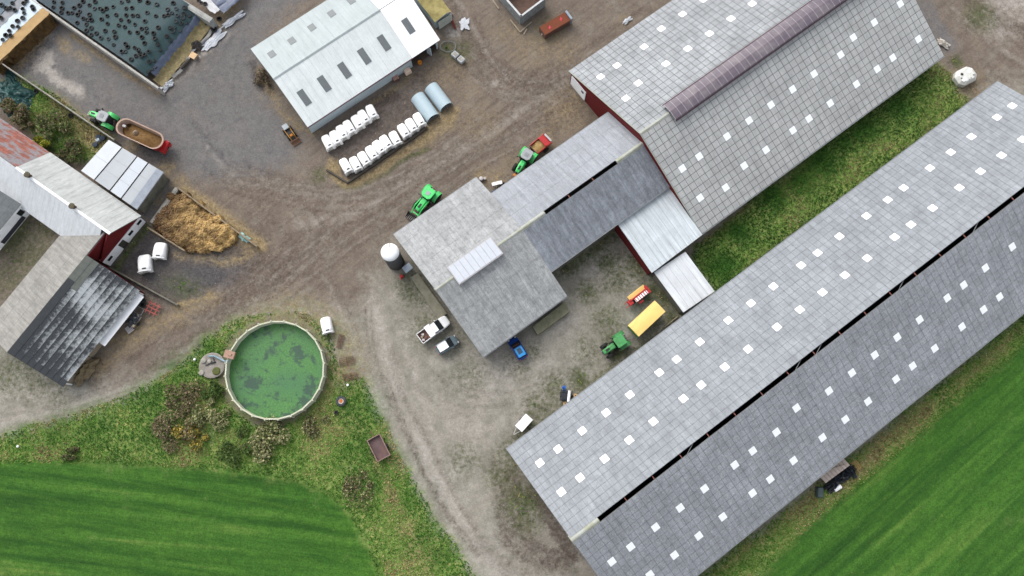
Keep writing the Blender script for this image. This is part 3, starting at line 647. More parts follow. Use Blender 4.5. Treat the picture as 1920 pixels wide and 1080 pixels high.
# ---------------------------------------------------------------- cow barn with the smoked ridge vent
CZ, CZR = 3.0, 9.5
CU0 = (uv(1068, 132, CZ)[0] + uv(1315, 440, CZ)[0]) / 2; CU1 = uv(1770, 105, CZ)[0]; CV0 = uv(1068, 132, CZ)[1]; CV1 = uv(1770, 105, CZ)[1]; CVR = (CV0 + CV1) / 2
org = uvw(CU0, CVR); CM = frame_at(org, TH)
cb = thing('cow_barn', 'wide grey barn with smoked ridge vent and red gable, beyond the lower buildings', 'barn', org, TH)
L = CU1 - CU0; hw = CV0 - CVR; hs_ = CV1 - CVR
cN = Slope(cb, CM, 0, L, hw, CZ, .02, CZR); cS = Slope(cb, CM, 0, L, hs_, CZ, -.02, CZR)
cN.slab('roof_deck', M_deck, -.08, .03); cS.slab('roof_deck', M_deck, -.08, .03)
sk = {cN: [(1122, 145), (1159, 118), (1205, 85), (1241, 59), (1287, 26), (1323, 2), (1166, 184), (1204, 156), (1252, 122), (1289, 95), (1335, 61), (1372, 35), (1410, 8)],
      cS: [(1274, 317), (1313, 288), (1361, 252), (1399, 225), (1446, 190), (1484, 161), (1522, 134), (1569, 100), (1606, 72), (1643, 45), (1690, 11), (1313, 378), (1352, 350), (1399, 315), (1436, 286), (1484, 252), (1521, 224), (1558, 197), (1605, 162), (1641, 135), (1678, 108), (1723, 74)]}
NUC, NVC = 46, 17; cells = []
for S_, m in ((cN, M_cow_nw), (cS, M_cow_se)):
    skip = set(); pu, pv = L / NUC, S_.len / NVC; me = unit_sheet('skylight', pu - .02, pv - .02, .05, M_sky)
    for px, py in sk[S_]:
        u, d = S_.locate(px, py); c = (int(u / pu), int(d / pv))
        if c in skip: continue
        skip.add(c); S_.panel('skylight', me, (c[0] + .5) * pu, (c[1] + .5) * pv, .06)
    cells += S_.sheets(NUC, NVC, .085, m, skip=skip)
place_sheets(cb, cells)
# ridge vent: two rows of arched panels between pale glazing bars
vu0 = uv(1262, 216, CZR + .6)[0] - CU0; NP = 40; pw = (L - vu0) / NP; vhw = 1.48
arc = [(-vhw, CZR + .1), (-vhw * .9, CZR + .42), (-vhw * .45, CZR + .58), (0, CZR + .68), (vhw * .45, CZR + .58), (vhw * .9, CZR + .42), (vhw, CZR + .1)]
for half in (arc[:4], arc[3:]):
    b = MB(); rg = [[(sx * (pw - .05) / 2, y, z) for y, z in half] + [(sx * (pw - .05) / 2, y, z - .04) for y, z in half[::-1]] for sx in (-1, 1)]
    me = b.loft(rg); mesh = bpy.data.meshes.new('vent_panel'); mesh.from_pydata(b.v, [], b.f); mesh.update(); mesh.materials.append(M_vent)
    for k in range(NP):
        o = bpy.data.objects.new('vent_panel', mesh); COL.objects.link(o); o.parent = cb; o.location = (vu0 + (k + .5) * pw, 0, 0)
b = MB(); b.loft([[(sx * .035, y, z + .02) for y, z in arc] + [(sx * .035, y, z - .07) for y, z in arc[::-1]] for sx in (-1, 1)])
mesh = bpy.data.meshes.new('glazing_bar'); mesh.from_pydata(b.v, [], b.f); mesh.update(); mesh.materials.append(M_vbar)
for k in range(0, NP + 1):
    o = bpy.data.objects.new('glazing_bar', mesh); COL.objects.link(o); o.parent = cb; o.location = (vu0 + k * pw, 0, 0)
for s_ in (-1, 1): MB().box((vu0 + L) / 2, s_ * (vhw + .06), CZR + .02, L - vu0, .1, .22).build('vent_rail', M_maroon, cb)
MB().loft([[(u, y, z) for y, z in [(-.3, CZR - .02), (0, CZR + .12), (.3, CZR - .02), (.3, CZR - .1), (-.3, CZR - .1)]] for u in (-.05, vu0)]).build('ridge_cap', M_cap, cb)
for u in (.16, L - .55): gable_wall(cb, 'gable_wall', M_red, u, hw, CZ, 0, CZR, hs_, CZ, inset=.5)
for v in (hw - .5, hs_ + .5): MB().box(L / 2, v, CZ / 2 - .2, L - 1.3, .2, CZ - .2).build('side_wall', M_concd, cb)
MB().bar((0, hs_ - .07, CZ - .06), (L, hs_ - .07, CZ - .06), .16, .12).build('gutter', M_gutter, cb)
dr = MB().box(.0, hw - 2.6, 1.3, .12, 3.6, 2.7).build('gable_door', M_white, cb); MB().box(-.08, hw - 3.7, 1.9, .06, .5, .5).build('door_window', M_glass, dr)
for v0, z0, v1, z1 in ((hw, CZ, 0, CZR), (0, CZR, hs_, CZ)): MB().bar((-.06, v0, z0 + .02), (-.06, v1, z1 + .02), .12, .16).build('bargeboard', M_cap, cb)

# ---------------------------------------------------------------- milking house: wide block + narrower wing under one ridge
MV, MZ, MZR = 25.25, 3.5, 7.6
org = uvw(5.15, MV); MM = frame_at(org, TH)
mh = thing('milking_house', 'mottled grey building at centre with glazed ridge light and long wing', 'building', org, TH)
a0, a1 = 36.75 - MV, 14.05 - MV; b0, b1 = 32.9 - MV, 18.15 - MV; UM, UW = 15.2, CU0 + .05 - 5.15
mN = Slope(mh, MM, 0, UM, a0, MZ, .02, MZR); mS = Slope(mh, MM, 0, UM, a1, MZ, -.02, MZR)
zwN = MZ + (MZR - MZ) * (a0 - b0) / a0; zwS = MZ + (MZR - MZ) * (a1 - b1) / a1
su0, su1 = 24.4 - 5.15, 37.5 - 5.15
wN = Slope(mh, MM, UM, UW, b0, zwN - .05, .3, MZR - .16); wS = Slope(mh, MM, UM, UW, b1, zwS - .05, -.3, MZR - .16)
cells = []
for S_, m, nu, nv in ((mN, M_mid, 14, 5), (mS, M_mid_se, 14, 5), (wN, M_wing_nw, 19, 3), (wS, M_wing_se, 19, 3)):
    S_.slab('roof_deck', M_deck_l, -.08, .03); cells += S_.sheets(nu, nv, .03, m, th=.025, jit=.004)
place_sheets(mh, cells, 300)
capp = [(-.38, MZR - .14), (-.08, MZR + .1), (.08, MZR + .1), (.38, MZR - .14), (.38, MZR - .2), (-.38, MZR - .2)]
for ua, ub in ((-.05, su0), (su1, UW)): MB().loft([[(u, y, z) for y, z in capp] for u in (ua, ub)]).build('ridge_cap', M_cap, mh)
for k in (1, 2): MB().bar((su0 + (su1 - su0) * k / 3, -.35, MZR - .3), (su0 + (su1 - su0) * k / 3, .35, MZR - .3), .12).build('truss', M_truss, mh)
# ridge light
p0 = uv(840, 503, 7.5); p1 = uv(922, 450, 7.5); p2 = uv(858, 537, 7.2)
ru0, ru1 = p0[0] - 5.15, p1[0] - 5.15; rv0, rv1 = p0[1] - MV, p2[1] - MV
rl = MB().box((ru0 + ru1) / 2, (rv0 + rv1) / 2, MZR + .02, ru1 - ru0 + .2, rv0 - rv1 + .2, .5).build('ridge_light', M_frame, mh)
npn = 8; M_pane = mat('milky_pane', lin(206, 212, 220), rough=.3, var=.05, spec=.5)
for k in range(npn):
    w = (ru1 - ru0) / npn; MB().box(ru0 + (k + .5) * w, (rv0 + rv1) / 2, MZR + .3, w - .09, rv0 - rv1 - .06, .06).build('pane', M_pane, rl)
def wall_box(par, u0, u1, v0, v1, h, m, name='side_wall', t=.2):
    for (a, b, c, d) in ((u0, u1, v0, v0), (u0, u1, v1, v1)): MB().box((a + b) / 2, c, h / 2 - .1, b - a, t, h + .0).build(name, m, par)
wall_box(mh, .4, UM - .4, a0 - .4, a1 + .4, MZ - .15, M_concd); wall_box(mh, UM - .3, UW, b0 - .4, b1 + .4, zwN - .3, M_concd)
gable_wall(mh, 'gable_wall', M_concd, .5, a0, MZ, 0, MZR, a1, MZ, inset=.5); gable_wall(mh, 'gable_wall', M_concd, UM - .4, a0, MZ, 0, MZR, a1, MZ, inset=.5)
for v, u0, u1, z in ((a0 + .06, 0, UM, MZ), (a1 - .06, 0, UM, MZ), (b0 + .06, UM, UW, zwN), (b1 - .06, UM, UW, zwS)): MB().bar((u0, v, z - .08), (u1, v, z - .08), .13, .1).build('gutter', M_gutter, mh)
# low concrete ramp and slab beside it
pts = [at(822, 597, .5), at(770, 520, .5), at(783, 512, .5), at(838, 588, .5)]
o = MB().prism([(p.x, p.y) for p in pts], -.2, .5).build('loading_ramp', mat('ramp_concrete', lin(142, 138, 122), var=.2, dirt=lin(100, 104, 70), dirt_amt=.5)); tag(o, 'narrow mossy concrete ramp along the gable above the white pickup', 'ramp')
pts = [at(998, 612, .9), at(1008, 628, .9), at(1067, 585, .9), at(1060, 565, .9)]
o = MB().prism([(p.x, p.y) for p in pts], -.2, .9).build('manure_pit_cover', mat('mossy_slab', lin(138, 136, 112), var=.25, dirt=lin(96, 104, 62), dirt_amt=.6), bevel=.05); tag(o, 'mossy concrete pit cover against the south eave of the milking house', 'pit cover')

# ---------------------------------------------------------------- sheds between the barns
def flat_shed(name, label, corners, zs, m, wall_m, nstrip, inset=.35, cat='shed', strip_name='roof_sheet', gap=.03, zbase=-.15):
    """mono-pitch shed: corners = 4 roof corners (photo points), zs = their heights; strips run from edge 0-1 to edge 3-2"""
    P = [at(c[0], c[1], z) for c, z in zip(corners, zs)]
    ctr = sum(P, Vector()) / 4; o = thing(name, label, cat, (ctr.x, ctr.y, 0)); q = [p - Vector((ctr.x, ctr.y, 0)) for p in P]
    d = MB(); lo = [p - Vector((0, 0, .12)) for p in q]; hi = [p - Vector((0, 0, .03)) for p in q]
    d.loft([[tuple(p) for p in lo], [tuple(p) for p in hi]]).build('roof_deck', M_deck, o)
    for k in range(nstrip):
        a, b = k / nstrip, (k + 1) / nstrip; g = gap / 2 / max(.1, (q[1] - q[0]).length)
        e = [q[0].lerp(q[1], a + g), q[0].lerp(q[1], b - g), q[3].lerp(q[2], b - g), q[3].lerp(q[2], a + g)]
        MB().loft([[tuple(p + Vector((0, 0, -.02))) for p in e], [tuple(p + Vector((0, 0, .03 + .01 * (k % 2)))) for p in e]]).build(strip_name, m if not isinstance(m, list) else m[k % len(m)], o)
    c2 = sum(q, Vector()) / 4
    w = [Vector((c2.x, c2.y, 0)) + (p - c2) * (1 - inset / 4) for p in q]
    for i in range(4):
        a, b = w[i], w[(i + 1) % 4]; n = (b - a).cross(Vector((0, 0, 1))).normalized() * .1; za, zb = q[i].z - .14, q[(i + 1) % 4].z - .14
        MB().loft([[(a.x + n.x, a.y + n.y, zbase), (b.x + n.x, b.y + n.y, zbase), (b.x - n.x, b.y - n.y, zbase), (a.x - n.x, a.y - n.y, zbase)],
                   [(a.x + n.x, a.y + n.y, za), (b.x + n.x, b.y + n.y, zb), (b.x - n.x, b.y - n.y, zb), (a.x - n.x, a.y - n.y, za)]]).build('wall', wall_m, o)
    return o
M_annex = roof_mat('pale_steel_annex', lin(204, 212, 216), pitch=(40, 1.0), cell=.03, var=.06, spots=.1, streak=.3)
M_annex2 = roof_mat('white_steel_link', lin(214, 218, 221), pitch=(40, 1.0), cell=.02, var=.04, spots=.08, streak=.25)
flat_shed('steel_annex', 'pale steel mono-pitch annex joining the milking wing to the cow barn', [(1152, 412), (1250, 345), (1317, 440), (1222, 512)], [4.4, 4.4, 3.6, 3.6], M_annex, M_red, 10)
flat_shed('link_shed', 'small white-roofed link shed between pale annex and long barn', [(1226, 511), (1285, 472), (1340, 546), (1281, 586)], [3.0, 3.0, 2.8, 2.8], M_annex2, M_concd, 5)

# ---------------------------------------------------------------- white barn by the calf hutches
WZ, WZR = 2.6, 5.6; q0_, q1_, q2_ = uv(470, 92, WZ), uv(577, 239, WZ), uv(825, 75, WZ); WH = (q0_[1] - q1_[1]) / 2; WL = q2_[0] - q1_[0]; UN = uv(768, 103, WZ)[0] - q1_[0]
org = uvw((q0_[0] + q1_[0]) / 2, (q0_[1] + q1_[1]) / 2); BM = frame_at(org, TH)
wb = thing('white_barn', 'white steel-roofed barn with grey skylights above the calf hutches', 'barn', org, TH)
for S_, sks, sl_ in ((Slope(wb, BM, 0, WL, WH, WZ, .03, WZR), [(510, 102), (547.5, 77), (585, 52), (622, 26), (659, 2)], 1.5), (Slope(wb, BM, 0, WL, -WH, WZ, -.03, WZR), [(570.5, 183), (608, 157), (646, 132), (683, 105.5), (720, 80.5), (765.5, 49)], 2.5)):
    S_.slab('roof_deck', M_deck_l, -.1, .03)
    for ua, ub, nu, m in ((0, UN, 19, M_steel_o if sl_ > 2 else M_steel_w), (UN, WL, 5, M_steel_n)):
        pu = (ub - ua) / nu; me = unit_sheet('roof_sheet', pu - .015, S_.len - .02, .025, m)
        for i in range(nu): S_.panel('roof_sheet', me, ua + (i + .5) * pu, S_.len / 2, .042 + .004 * (i % 2) + (.02 if ua else 0))
    me = unit_sheet('skylight', 1.1, sl_, .05, M_skyd)
    for px, py in sks: u, d = S_.locate(px, py); S_.panel('skylight', me, u, d, .08)
MB().loft([[(u, y, z) for y, z in [(-.28, WZR + .0), (0, WZR + .14), (.28, WZR + .0), (.28, WZR - .06), (-.28, WZR - .06)]] for u in (-.03, UN)]).build('ridge_cap', M_steel_w, wb)
MB().box((UN) / 2 - .05, -WH + .22, WZ / 2 - .15, UN - .3, .16, WZ - .1).build('side_wall', M_wallb, wb)
MB().box(WL / 2, WH - .5, WZ / 2 - .15, WL - .8, .16, WZ - .1).build('side_wall', M_wallb, wb)
for u in (.35, UN - .3, WL - .4): gable_wall(wb, 'gable_wall', M_wallb, u, WH, WZ, 0, WZR, -WH, WZ, inset=.45)
MB().box(UN / 2, -WH - .04, WZ - .02, UN, .1, .2).build('fascia', M_maroon, wb)
MB().box(UN + 3.2, -WH + .25, 1.15, .16, .9, 2.3, rz=.3).build('open_door', M_wallb, wb)
MB().box(WL - .6, -WH + .35, WZ / 2, .2, .2, WZ).build('post', M_wallb, wb)
MB().box((UN + WL) / 2, -WH + 2.4, .02, WL - UN - .6, 4.6, .1).build('bay_floor', mat('bay_earth', lin(96, 82, 72)), wb)
# canvas store at its far end
o = thing('canvas_lean_to', 'olive canvas-covered lean-to at the end of the white barn', 'lean-to', at(812, 20, 0), TH)
m = MB(); rg = []
for i in range(9):
    y = -3.2 + 6.4 * i / 8; rg.append([(x, y, 2.5 + .25 * math.sin(i * 1.7 + x * 2) * .5 - .12 * x * x + .25) for x in np.linspace(-1.6, 1.6, 9)])
m.loft(rg, closed=False, cap=False).build('canvas_cover', mat('olive_canvas', lin(166, 154, 98), var=.15, dirt=lin(110, 96, 56), dirt_amt=.6), o, smooth=True)
MB().box(0, 0, 1.1, 2.9, 5.8, 2.2).build('side_wall', M_wallb, o)
MB().box(.2, -3.3, 1.0, 2.6, .12, 2.0).build('end_panel', mat('pale_panel', lin(196, 200, 190)), o)

# ---------------------------------------------------------------- old farm range at the left
M_tile = NT('old_red_tiles')
def _tile(t):
    p = t.mapping(t.pos(), rot=(0, 0, R(30))); b = t.n('ShaderNodeTexBrick'); t.l(p, b.inputs[0])
    b.inputs['Scale'].default_value = 1; b.inputs['Brick Width'].default_value = .9; b.inputs['Row Height'].default_value = .42; b.inputs['Mortar Size'].default_value = .03
    b.inputs['Color1'].default_value = lin(172, 104, 88); b.inputs['Color2'].default_value = lin(146, 92, 80); b.inputs['Mortar'].default_value = lin(110, 80, 74)
    n = t.noise(t.mapping(p, scale=(.5, 1.6, 1)), .9, 5, .6); col = t.mix(t.mr(n, .44, .56), b.outputs['Color'], lin(142, 142, 146))
    f = t.noise(p, 5, 3, .7); col = t.mix(t.mr(f, .45, .75, 0, .5), col, lin(110, 62, 54)); t.bump(b.outputs['Fac'], .4, .03); return t.done(col, .85)
M_tile = _tile(M_tile)
FB0, FB1 = at(271, 414, 0), at(204, 497, 0)      # feet of the red gable
mid_ = (FB0 + FB1) / 2; ax = (FB1 - FB0).normalized(); ry = bearing(FB0, FB1) - R(90)      # ridge runs away up-left
hwid = (FB1 - FB0).length / 2 + .35; OZ, OZR = 2.4, 6.0
away = bearing(FB0, FB1) + R(90)
if math.cos(away) > 0: away += math.pi
OM = frame_at((mid_.x, mid_.y, 0), away)
fr = thing('old_byre', 'old byre with white and grey roof slopes and red gable boards', 'barn', (mid_.x, mid_.y, 0), away)
# local x = along ridge away from gable; +y / -y sides
sideE = 1 if (OM.inverted() @ FB0).y > 0 else -1
M_old_w = roof_mat('old_white_sheet', lin(214, 218, 221), ang=away, pitch=(1.0, 40), cell=.02, var=.05, spots=.1, streak=.15)
M_old_g = roof_mat('old_grey_sheet', lin(186, 189, 187), ang=away, pitch=(1.0, 40), cell=.03, var=.07, spots=.1, streak=.25)
LB, LT = 17.6, 40.0
for sd_, m in ((sideE, M_old_g), (-sideE, M_old_w)):
    x0_ = -.5 if sd_ == sideE else 1.0
    S_ = Slope(fr, OM, x0_, LB, sd_ * hwid, OZ, sd_ * .02, OZR); S_.slab('roof_deck', M_deck_l, -.1, .03)
    nu = 17; pu = (LB - x0_) / nu; me = unit_sheet('roof_sheet', pu - .02, S_.len - .02, .03, m)
    for i in range(nu): S_.panel('roof_sheet', me, x0_ + (i + .5) * pu, S_.len / 2, .045 + .004 * (i % 2))
MB().loft([[(u, y, z) for y, z in [(-.2, OZR + .02), (0, OZR + .14), (.2, OZR + .02), (.2, OZR - .05), (-.2, OZR - .05)]] for u in (-.5, LB)]).build('ridge_cap', M_white, fr)
gw = gable_wall(fr, 'gable_boards', M_red, .0, hwid, OZ, 0, OZR, -hwid, OZ, inset=.35, zb=2.0)
gl = MB().box(-.05, 0, .9, .3, 2 * hwid - .7, 2.3).build('gable_wall', M_white, fr)
for y in (-3.2, 1.6, 3.6): MB().box(-.24, sideE * y, 1.3, .1, .9, .55).build('window', M_glass, gl)
MB().box(-.24, sideE * -.4, .9, .1, 1.1, 1.9).build('door', mat('dark_door', lin(70, 68, 60)), gl)
for y in (hwid - .4, -hwid + .4): MB().box(LB / 2, y, OZ / 2 - .2, LB - .4, .2, OZ).build('side_wall', M_white, fr)
for px, py in ((140, 385), (56, 327)):
    q = OM.inverted() @ at(px, py, 6.2); c = MB().lathe([(.32, OZR - .3), (.3, OZR + .55), (.45, OZR + .6), (.45, OZR + .75), (.2, OZR + .8)], 12, (q.x, q.y * .3, 0)).build('roof_vent', mat('rusty_cowl', lin(92, 84, 66), var=.3), fr)
# red-tiled end, lower ridge
tb = thing('tiled_byre', 'old red-tiled byre roof patched with grey tiles at left edge', 'barn', (mid_.x, mid_.y, 0), away)
for sd_, m in ((sideE, M_tile), (-sideE, M_old_w)):
    S_ = Slope(tb, OM, LB + .1, LT, sd_ * (hwid - .1), OZ - .2, sd_ * .02, OZR - .25); S_.slab('roof_deck', M_deck_l, -.1, .03)
    nv = 9; pv = S_.len / nv; nu = 11; pu = (LT - LB) / nu; me = unit_sheet('tile_course', pu - .01, pv + .02, .05, m)
    for j in range(nv):
        for i in range(nu):
            o = S_.panel('tile_course', me, LB + .1 + (i + .5) * pu, (j + .5) * pv, .07); o.rotation_euler = (Matrix((S_.ex, S_.ey, S_.ez)).transposed() @ Matrix.Rotation(R(-3.0), 3, 'X')).to_euler()
MB().box((LB + LT) / 2, sideE * (hwid - .5), 1, LT - LB - .6, .2, 2.3).build('side_wall', M_red, tb); MB().box((LB + LT) / 2, -sideE * (hwid - .5), 1, LT - LB - .6, .2, 2.3).build('side_wall', M_white, tb)
# wing toward the lower left: grey slope left, black lichen-covered slope right
r0, r1 = at(182, 455, 5.4), at(14, 661, 5.4); wa = bearing(r0, r1); WM = frame_at((r0.x, r0.y, 0), wa)
wg = thing('lichen_shed', 'shed with black lichen-streaked right slope and grey left slope', 'shed', (r0.x, r0.y, 0), wa)
inv = WM.inverted(); WLn = (inv @ r1).x
eR = inv @ at(264, 542, 2.3); eL = inv @ at(50, 517, 2.3)
M_lich = NT('black_sheet_lichen')
def _l(t):
    ob = t.obj(); sp = t.n('ShaderNodeSeparateXYZ'); t.l(ob, sp.inputs[0]); p = t.pos(); a = t.noise(p, 2.2, 5, .75); b = t.noise(p, .17, 3, .5); c = t.noise(p, 6, 3, .8)
    k = t.math('ADD', t.mr(sp.outputs[1], -.62, .5, .28, -.22), t.math('ADD', t.math('MULTIPLY', t.math('SUBTRACT', a, .5), 1.3), t.math('MULTIPLY', t.math('SUBTRACT', b, .47), 2.2)))
    base_ = t.mix(t.mr(c, .3, .7), lin(50, 53, 57), lin(74, 78, 82)); return t.done(t.mix(t.mr(k, -.06, .42, 0, .88), base_, lin(188, 194, 196)), .8)
M_lich = _l(M_lich); M_edge = mat('black_edge_sheet', lin(66, 69, 72), var=.15); M_flat = mat('grey_green_sheet', lin(110, 114, 108), var=.15)
M_wgl = roof_mat('old_asbestos', lin(148, 146, 141), ang=wa, pitch=(1.1, 2.3), cell=.04, var=.1, spots=.2, streak=.35)
x0R = (inv @ at(165, 480, 5.3)).x
SR = Slope(wg, WM, x0R, WLn, eR.y, 2.3, 0.02 * (1 if eR.y > 0 else -1), 5.4); SL = Slope(wg, WM, -2.3, WLn, eL.y, 2.3, 0.02 * (1 if eL.y > 0 else -1), 5.4)
SR.slab('roof_deck', M_edge, -.1, .03); SL.slab('roof_deck', M_deck_l, -.1, .03)
nu, nv = 17, 9; pu, pv = (WLn - x0R) / nu, SR.len / nv; me = unit_sheet('roof_sheet', pu - .015, pv + .1, .03, M_lich); me2 = unit_sheet('roof_sheet', pu - .015, pv + .1, .03, M_edge); me3 = unit_sheet('roof_sheet', pu - .015, pv + .1, .03, M_flat)
for i in range(nu):
    for j in range(nv):
        o = SR.panel('roof_sheet', me2 if (j == nv - 1 and i > 3) or i >= nu - 1 else me3 if j >= nv - 2 and i <= 4 else me, x0R + (i + .5) * pu, (j + .5) * pv, .085)
        o.rotation_euler = (Matrix((SR.ex, SR.ey, SR.ez)).transposed() @ Matrix.Rotation(R(-2.2), 3, 'X')).to_euler()
nu, nv = 18, 3; pu, pv = (WLn + 2.3) / nu, SL.len / nv; me = unit_sheet('roof_sheet', pu - .03, pv - .03, .03, M_wgl)
for i in range(nu):
    for j in range(nv): SL.panel('roof_sheet', me, -2.3 + (i + .5) * pu, (j + .5) * pv, .05)
sg = 1 if eR.y > 0 else -1
xw1 = (inv @ at(190, 640, 0)).x
MB().box((x0R - 2.2) / 2, sg * .08, 3.4, x0R + 2.2, .12, 3.8).build('upper_boards', M_red, wg)
MB().box((x0R + .3 + xw1) / 2, eR.y - sg * .35, 1.0, xw1 - x0R - .3, .2, 2.2).build('side_wall', M_white, wg)
MB().box((x0R + .5 + xw1) / 2, eR.y + sg * .25, 1.75, xw1 - x0R - .5, 1.15, .08, rx=-sg * .22).build('wall_brightener', M_white, wg)  # sloping panel added to catch sky light and brighten the white wall strip
for k in range(3): MB().box(xw1 + (WLn - xw1) * (k + .5) / 3, eR.y - sg * .5, .9, (WLn - xw1) / 3 - .1, .08, 2.0).build('plank_door', M_wood, wg)
MB().box(WLn / 2, eL.y + sg * .4, 1.0, WLn - 1, .2, 2.2).build('side_wall', M_white, wg)
for x in (x0R + .25, WLn - .4): gable_wall(wg, 'gable_wall', M_red if x < WLn / 2 else M_white, x, eR.y, 2.3, 0, 5.4, eL.y, 2.3, inset=.35)
# small house at the left frame edge
h0, h1 = at(40, 383, 3.2), at(3, 428, 3.2); ha = bearing(h0, h1); HM = frame_at((h0.x, h0.y, 0), ha)
hi_ = HM.inverted(); rp = hi_ @ at(14, 350, 5.6); sgn = 1 if rp.y > 0 else -1
sh_ = thing('small_house', 'small grey-roofed house with white walls at left frame edge', 'house', (h0.x, h0.y, 0), ha)
M_hr = roof_mat('felt_roof', lin(138, 142, 142), ang=ha, pitch=(1.2, 1.0), cell=.08, spots=.2)
ryv = sgn * 3.6
for (v0, v1, n_) in ((0, ryv, 0), (2 * ryv, ryv, 1)):
    S_ = Slope(sh_, HM, 0, 9, v0, 3.2, v1, 5.4); S_.slab('roof_deck', M_deck, -.1, .03)
    pu, pv = 9 / 7, S_.len / 4; me = unit_sheet('roof_sheet', pu - .02, pv - .02, .03, M_hr)
    for i in range(7):
        for j in range(4): S_.panel('roof_sheet', me, (i + .5) * pu, (j + .5) * pv, .05)
w_ = MB().box(4.5, sgn * .35, 1.5, 8.6, .25, 3.2).build('front_wall', M_white, sh_); MB().box(1.2, sgn * .2, 1.8, .9, .1, 1.2).build('window', M_glass, w_); MB().box(4, sgn * .2, .6, 5, .12, .9).build('plinth', mat('dark_plinth', lin(60, 62, 70)), w_)
MB().box(4.5, 2 * ryv - sgn * .35, 1.5, 8.6, .25, 3.2).build('back_wall', M_white, sh_)
gable_wall(sh_, 'gable_wall', M_white, .4, 0, 3.2, ryv, 5.4, 2 * ryv, 3.2, inset=.35)
# four-bay silver roof
q0, q1, q2, q3 = at(204, 262, 3), at(307, 323, 3), at(257, 393, 3), at(152, 320, 3)
bs = thing('silver_lean_to', 'silver four-panel flat roof beside the old byre and red wagon', 'shed', (q0 + q1 + q2 + q3) / 4 - Vector((0, 0, 3)))
c0 = (q0 + q1 + q2 + q3) / 4 - Vector((0, 0, 3)); cuts = [(0, .23), (.245, .5), (.53, .71), (.725, 1)]
Ms = [mat('silver_sheet_%d' % k, lin(*c), rough=.5, metal=.15, var=.05, scale=.5, fine=.05) for k, c in enumerate(((196, 201, 206), (170, 175, 180), (188, 194, 201), (168, 173, 178)))]
for k, (a, b) in enumerate(cuts):
    e = [q0.lerp(q1, a), q0.lerp(q1, b), q3.lerp(q2, b), q3.lerp(q2, a)]; z = (.0, -.1, .05, -.05)[k]
    MB().loft([[tuple(p - c0 + Vector((0, 0, z - .12))) for p in e], [tuple(p - c0 + Vector((0, 0, z))) for p in e]]).build('roof_panel', Ms[k], bs)
    for f0 in ((.33, .66) if k != 0 else (.5,)):
        a_, b_ = e[0].lerp(e[3], f0), e[1].lerp(e[2], f0); MB().bar(a_ - c0 + Vector((0, 0, z + .01)), b_ - c0 + Vector((0, 0, z + .01)), .04, .03).build('sheet_lap', M_gutter, bs)
e = [q0.lerp(q1, .88), q1, q2, q3.lerp(q2, .88)]; MB().loft([[tuple(p - c0 + Vector((0, 0, .03))) for p in e], [tuple(p - c0 + Vector((0, 0, .06))) for p in e]]).build('edge_strip', mat('grey_edge', lin(150, 157, 168)), bs)
MB().prism([tuple((p.lerp((q0 + q1 + q2 + q3) / 4, .06) - c0)[:2]) for p in (q0, q1, q2, q3)], -.1, 2.75).build('wall', M_concd, bs)

# ================================================================ YARD OBJECTS
M_tyre = mat('tyre_rubber', (.022, .022, .024, 1), rough=.85, var=.35, scale=4, dirt=lin(96, 90, 80), dirt_amt=.35)
M_tyre_d = mat('dusty_tyre', lin(74, 78, 80), rough=.9, var=.35, scale=2, dirt=lin(44, 46, 48))
M_green = mat('tractor_green', lin(78, 226, 118), rough=.3, var=.1, spec=.5, dirt=lin(92, 116, 80), dirt_amt=.3, scale=1.2)
M_green2 = mat('old_tractor_green', lin(78, 160, 92), rough=.45, var=.15, spec=.4, dirt=lin(84, 96, 64), dirt_amt=.35)
M_greyroof = mat('grey_cab_roof', lin(166, 170, 172), rough=.5, var=.08)
M_dark = mat('dark_chassis', (.02, .02, .022, 1), rough=.6, var=.3, dirt=lin(80, 74, 66), dirt_amt=.3)
M_rim = mat('wheel_rim', lin(176, 172, 160), rough=.5, var=.15)
M_carw = mat('white_car_paint', (.8, .81, .82, 1), rough=.22, var=.03, spec=.6, fine=.02)
M_plast = mat('white_hutch_plastic', (.93, .93, .92, 1), rough=.45, var=.03, fine=.03)
M_straw = mat('loose_straw', lin(176, 146, 92), var=.3, scale=1.6, dirt=lin(92, 66, 38), dirt_amt=.6)
M_rust = mat('rusty_steel', lin(116, 84, 74), var=.3, scale=2, dirt=lin(74, 52, 44), dirt_amt=.6)
M_redp = mat('red_machine_paint', lin(196, 40, 44), rough=.4, var=.15, spec=.45, dirt=lin(120, 60, 50), dirt_amt=.3)
M_yel = mat('yellow_cover', lin(252, 214, 130), rough=.5, var=.06, scale=.6, fine=.04)
M_blue = mat('blue_plastic', lin(40, 104, 196), rough=.4, var=.1)
M_bluep = mat('blue_car_paint', lin(20, 66, 150), rough=.2, var=.1, spec=.6)
M_film = mat('crumpled_film', lin(196, 200, 206), rough=.4, var=.15, scale=3)
M_filmd = mat('black_film', lin(38, 42, 50), rough=.35, var=.4, scale=3, spec=.5)

def wheel(par, x, y, z, r, w, name='wheel', rim_m=None):
    t = MB(); ry = r * .62
    t.lathe([(ry, -w / 2), (r * .93, -w / 2), (r, -w * .32), (r, w * .32), (r * .93, w / 2), (ry, w / 2)], 18, (0, 0, 0), 'y')
    for k in range(14):
        a = 2 * math.pi * k / 14; t.box(math.cos(a) * r, 0, math.sin(a) * r, .05 * r + .02, w * .8, .09 * r, ry=-a, rz=.25)
    o = t.build(name, M_tyre, par); o.location = (x, y, z)
    MB().lathe([(.01, -w * .3), (ry * 1.02, -w * .34), (ry * 1.02, w * .34), (.01, w * .3)], 14, (0, 0, 0), 'y').build('rim', rim_m or M_rim, o); return o
def put(px, py, z, ang, off=0.0):
    """ground point whose part at local x=off, height z shows at the photo point"""
    p = at(px, py, z); return (p.x - off * math.cos(R(ang)), p.y - off * math.sin(R(ang)), 0)

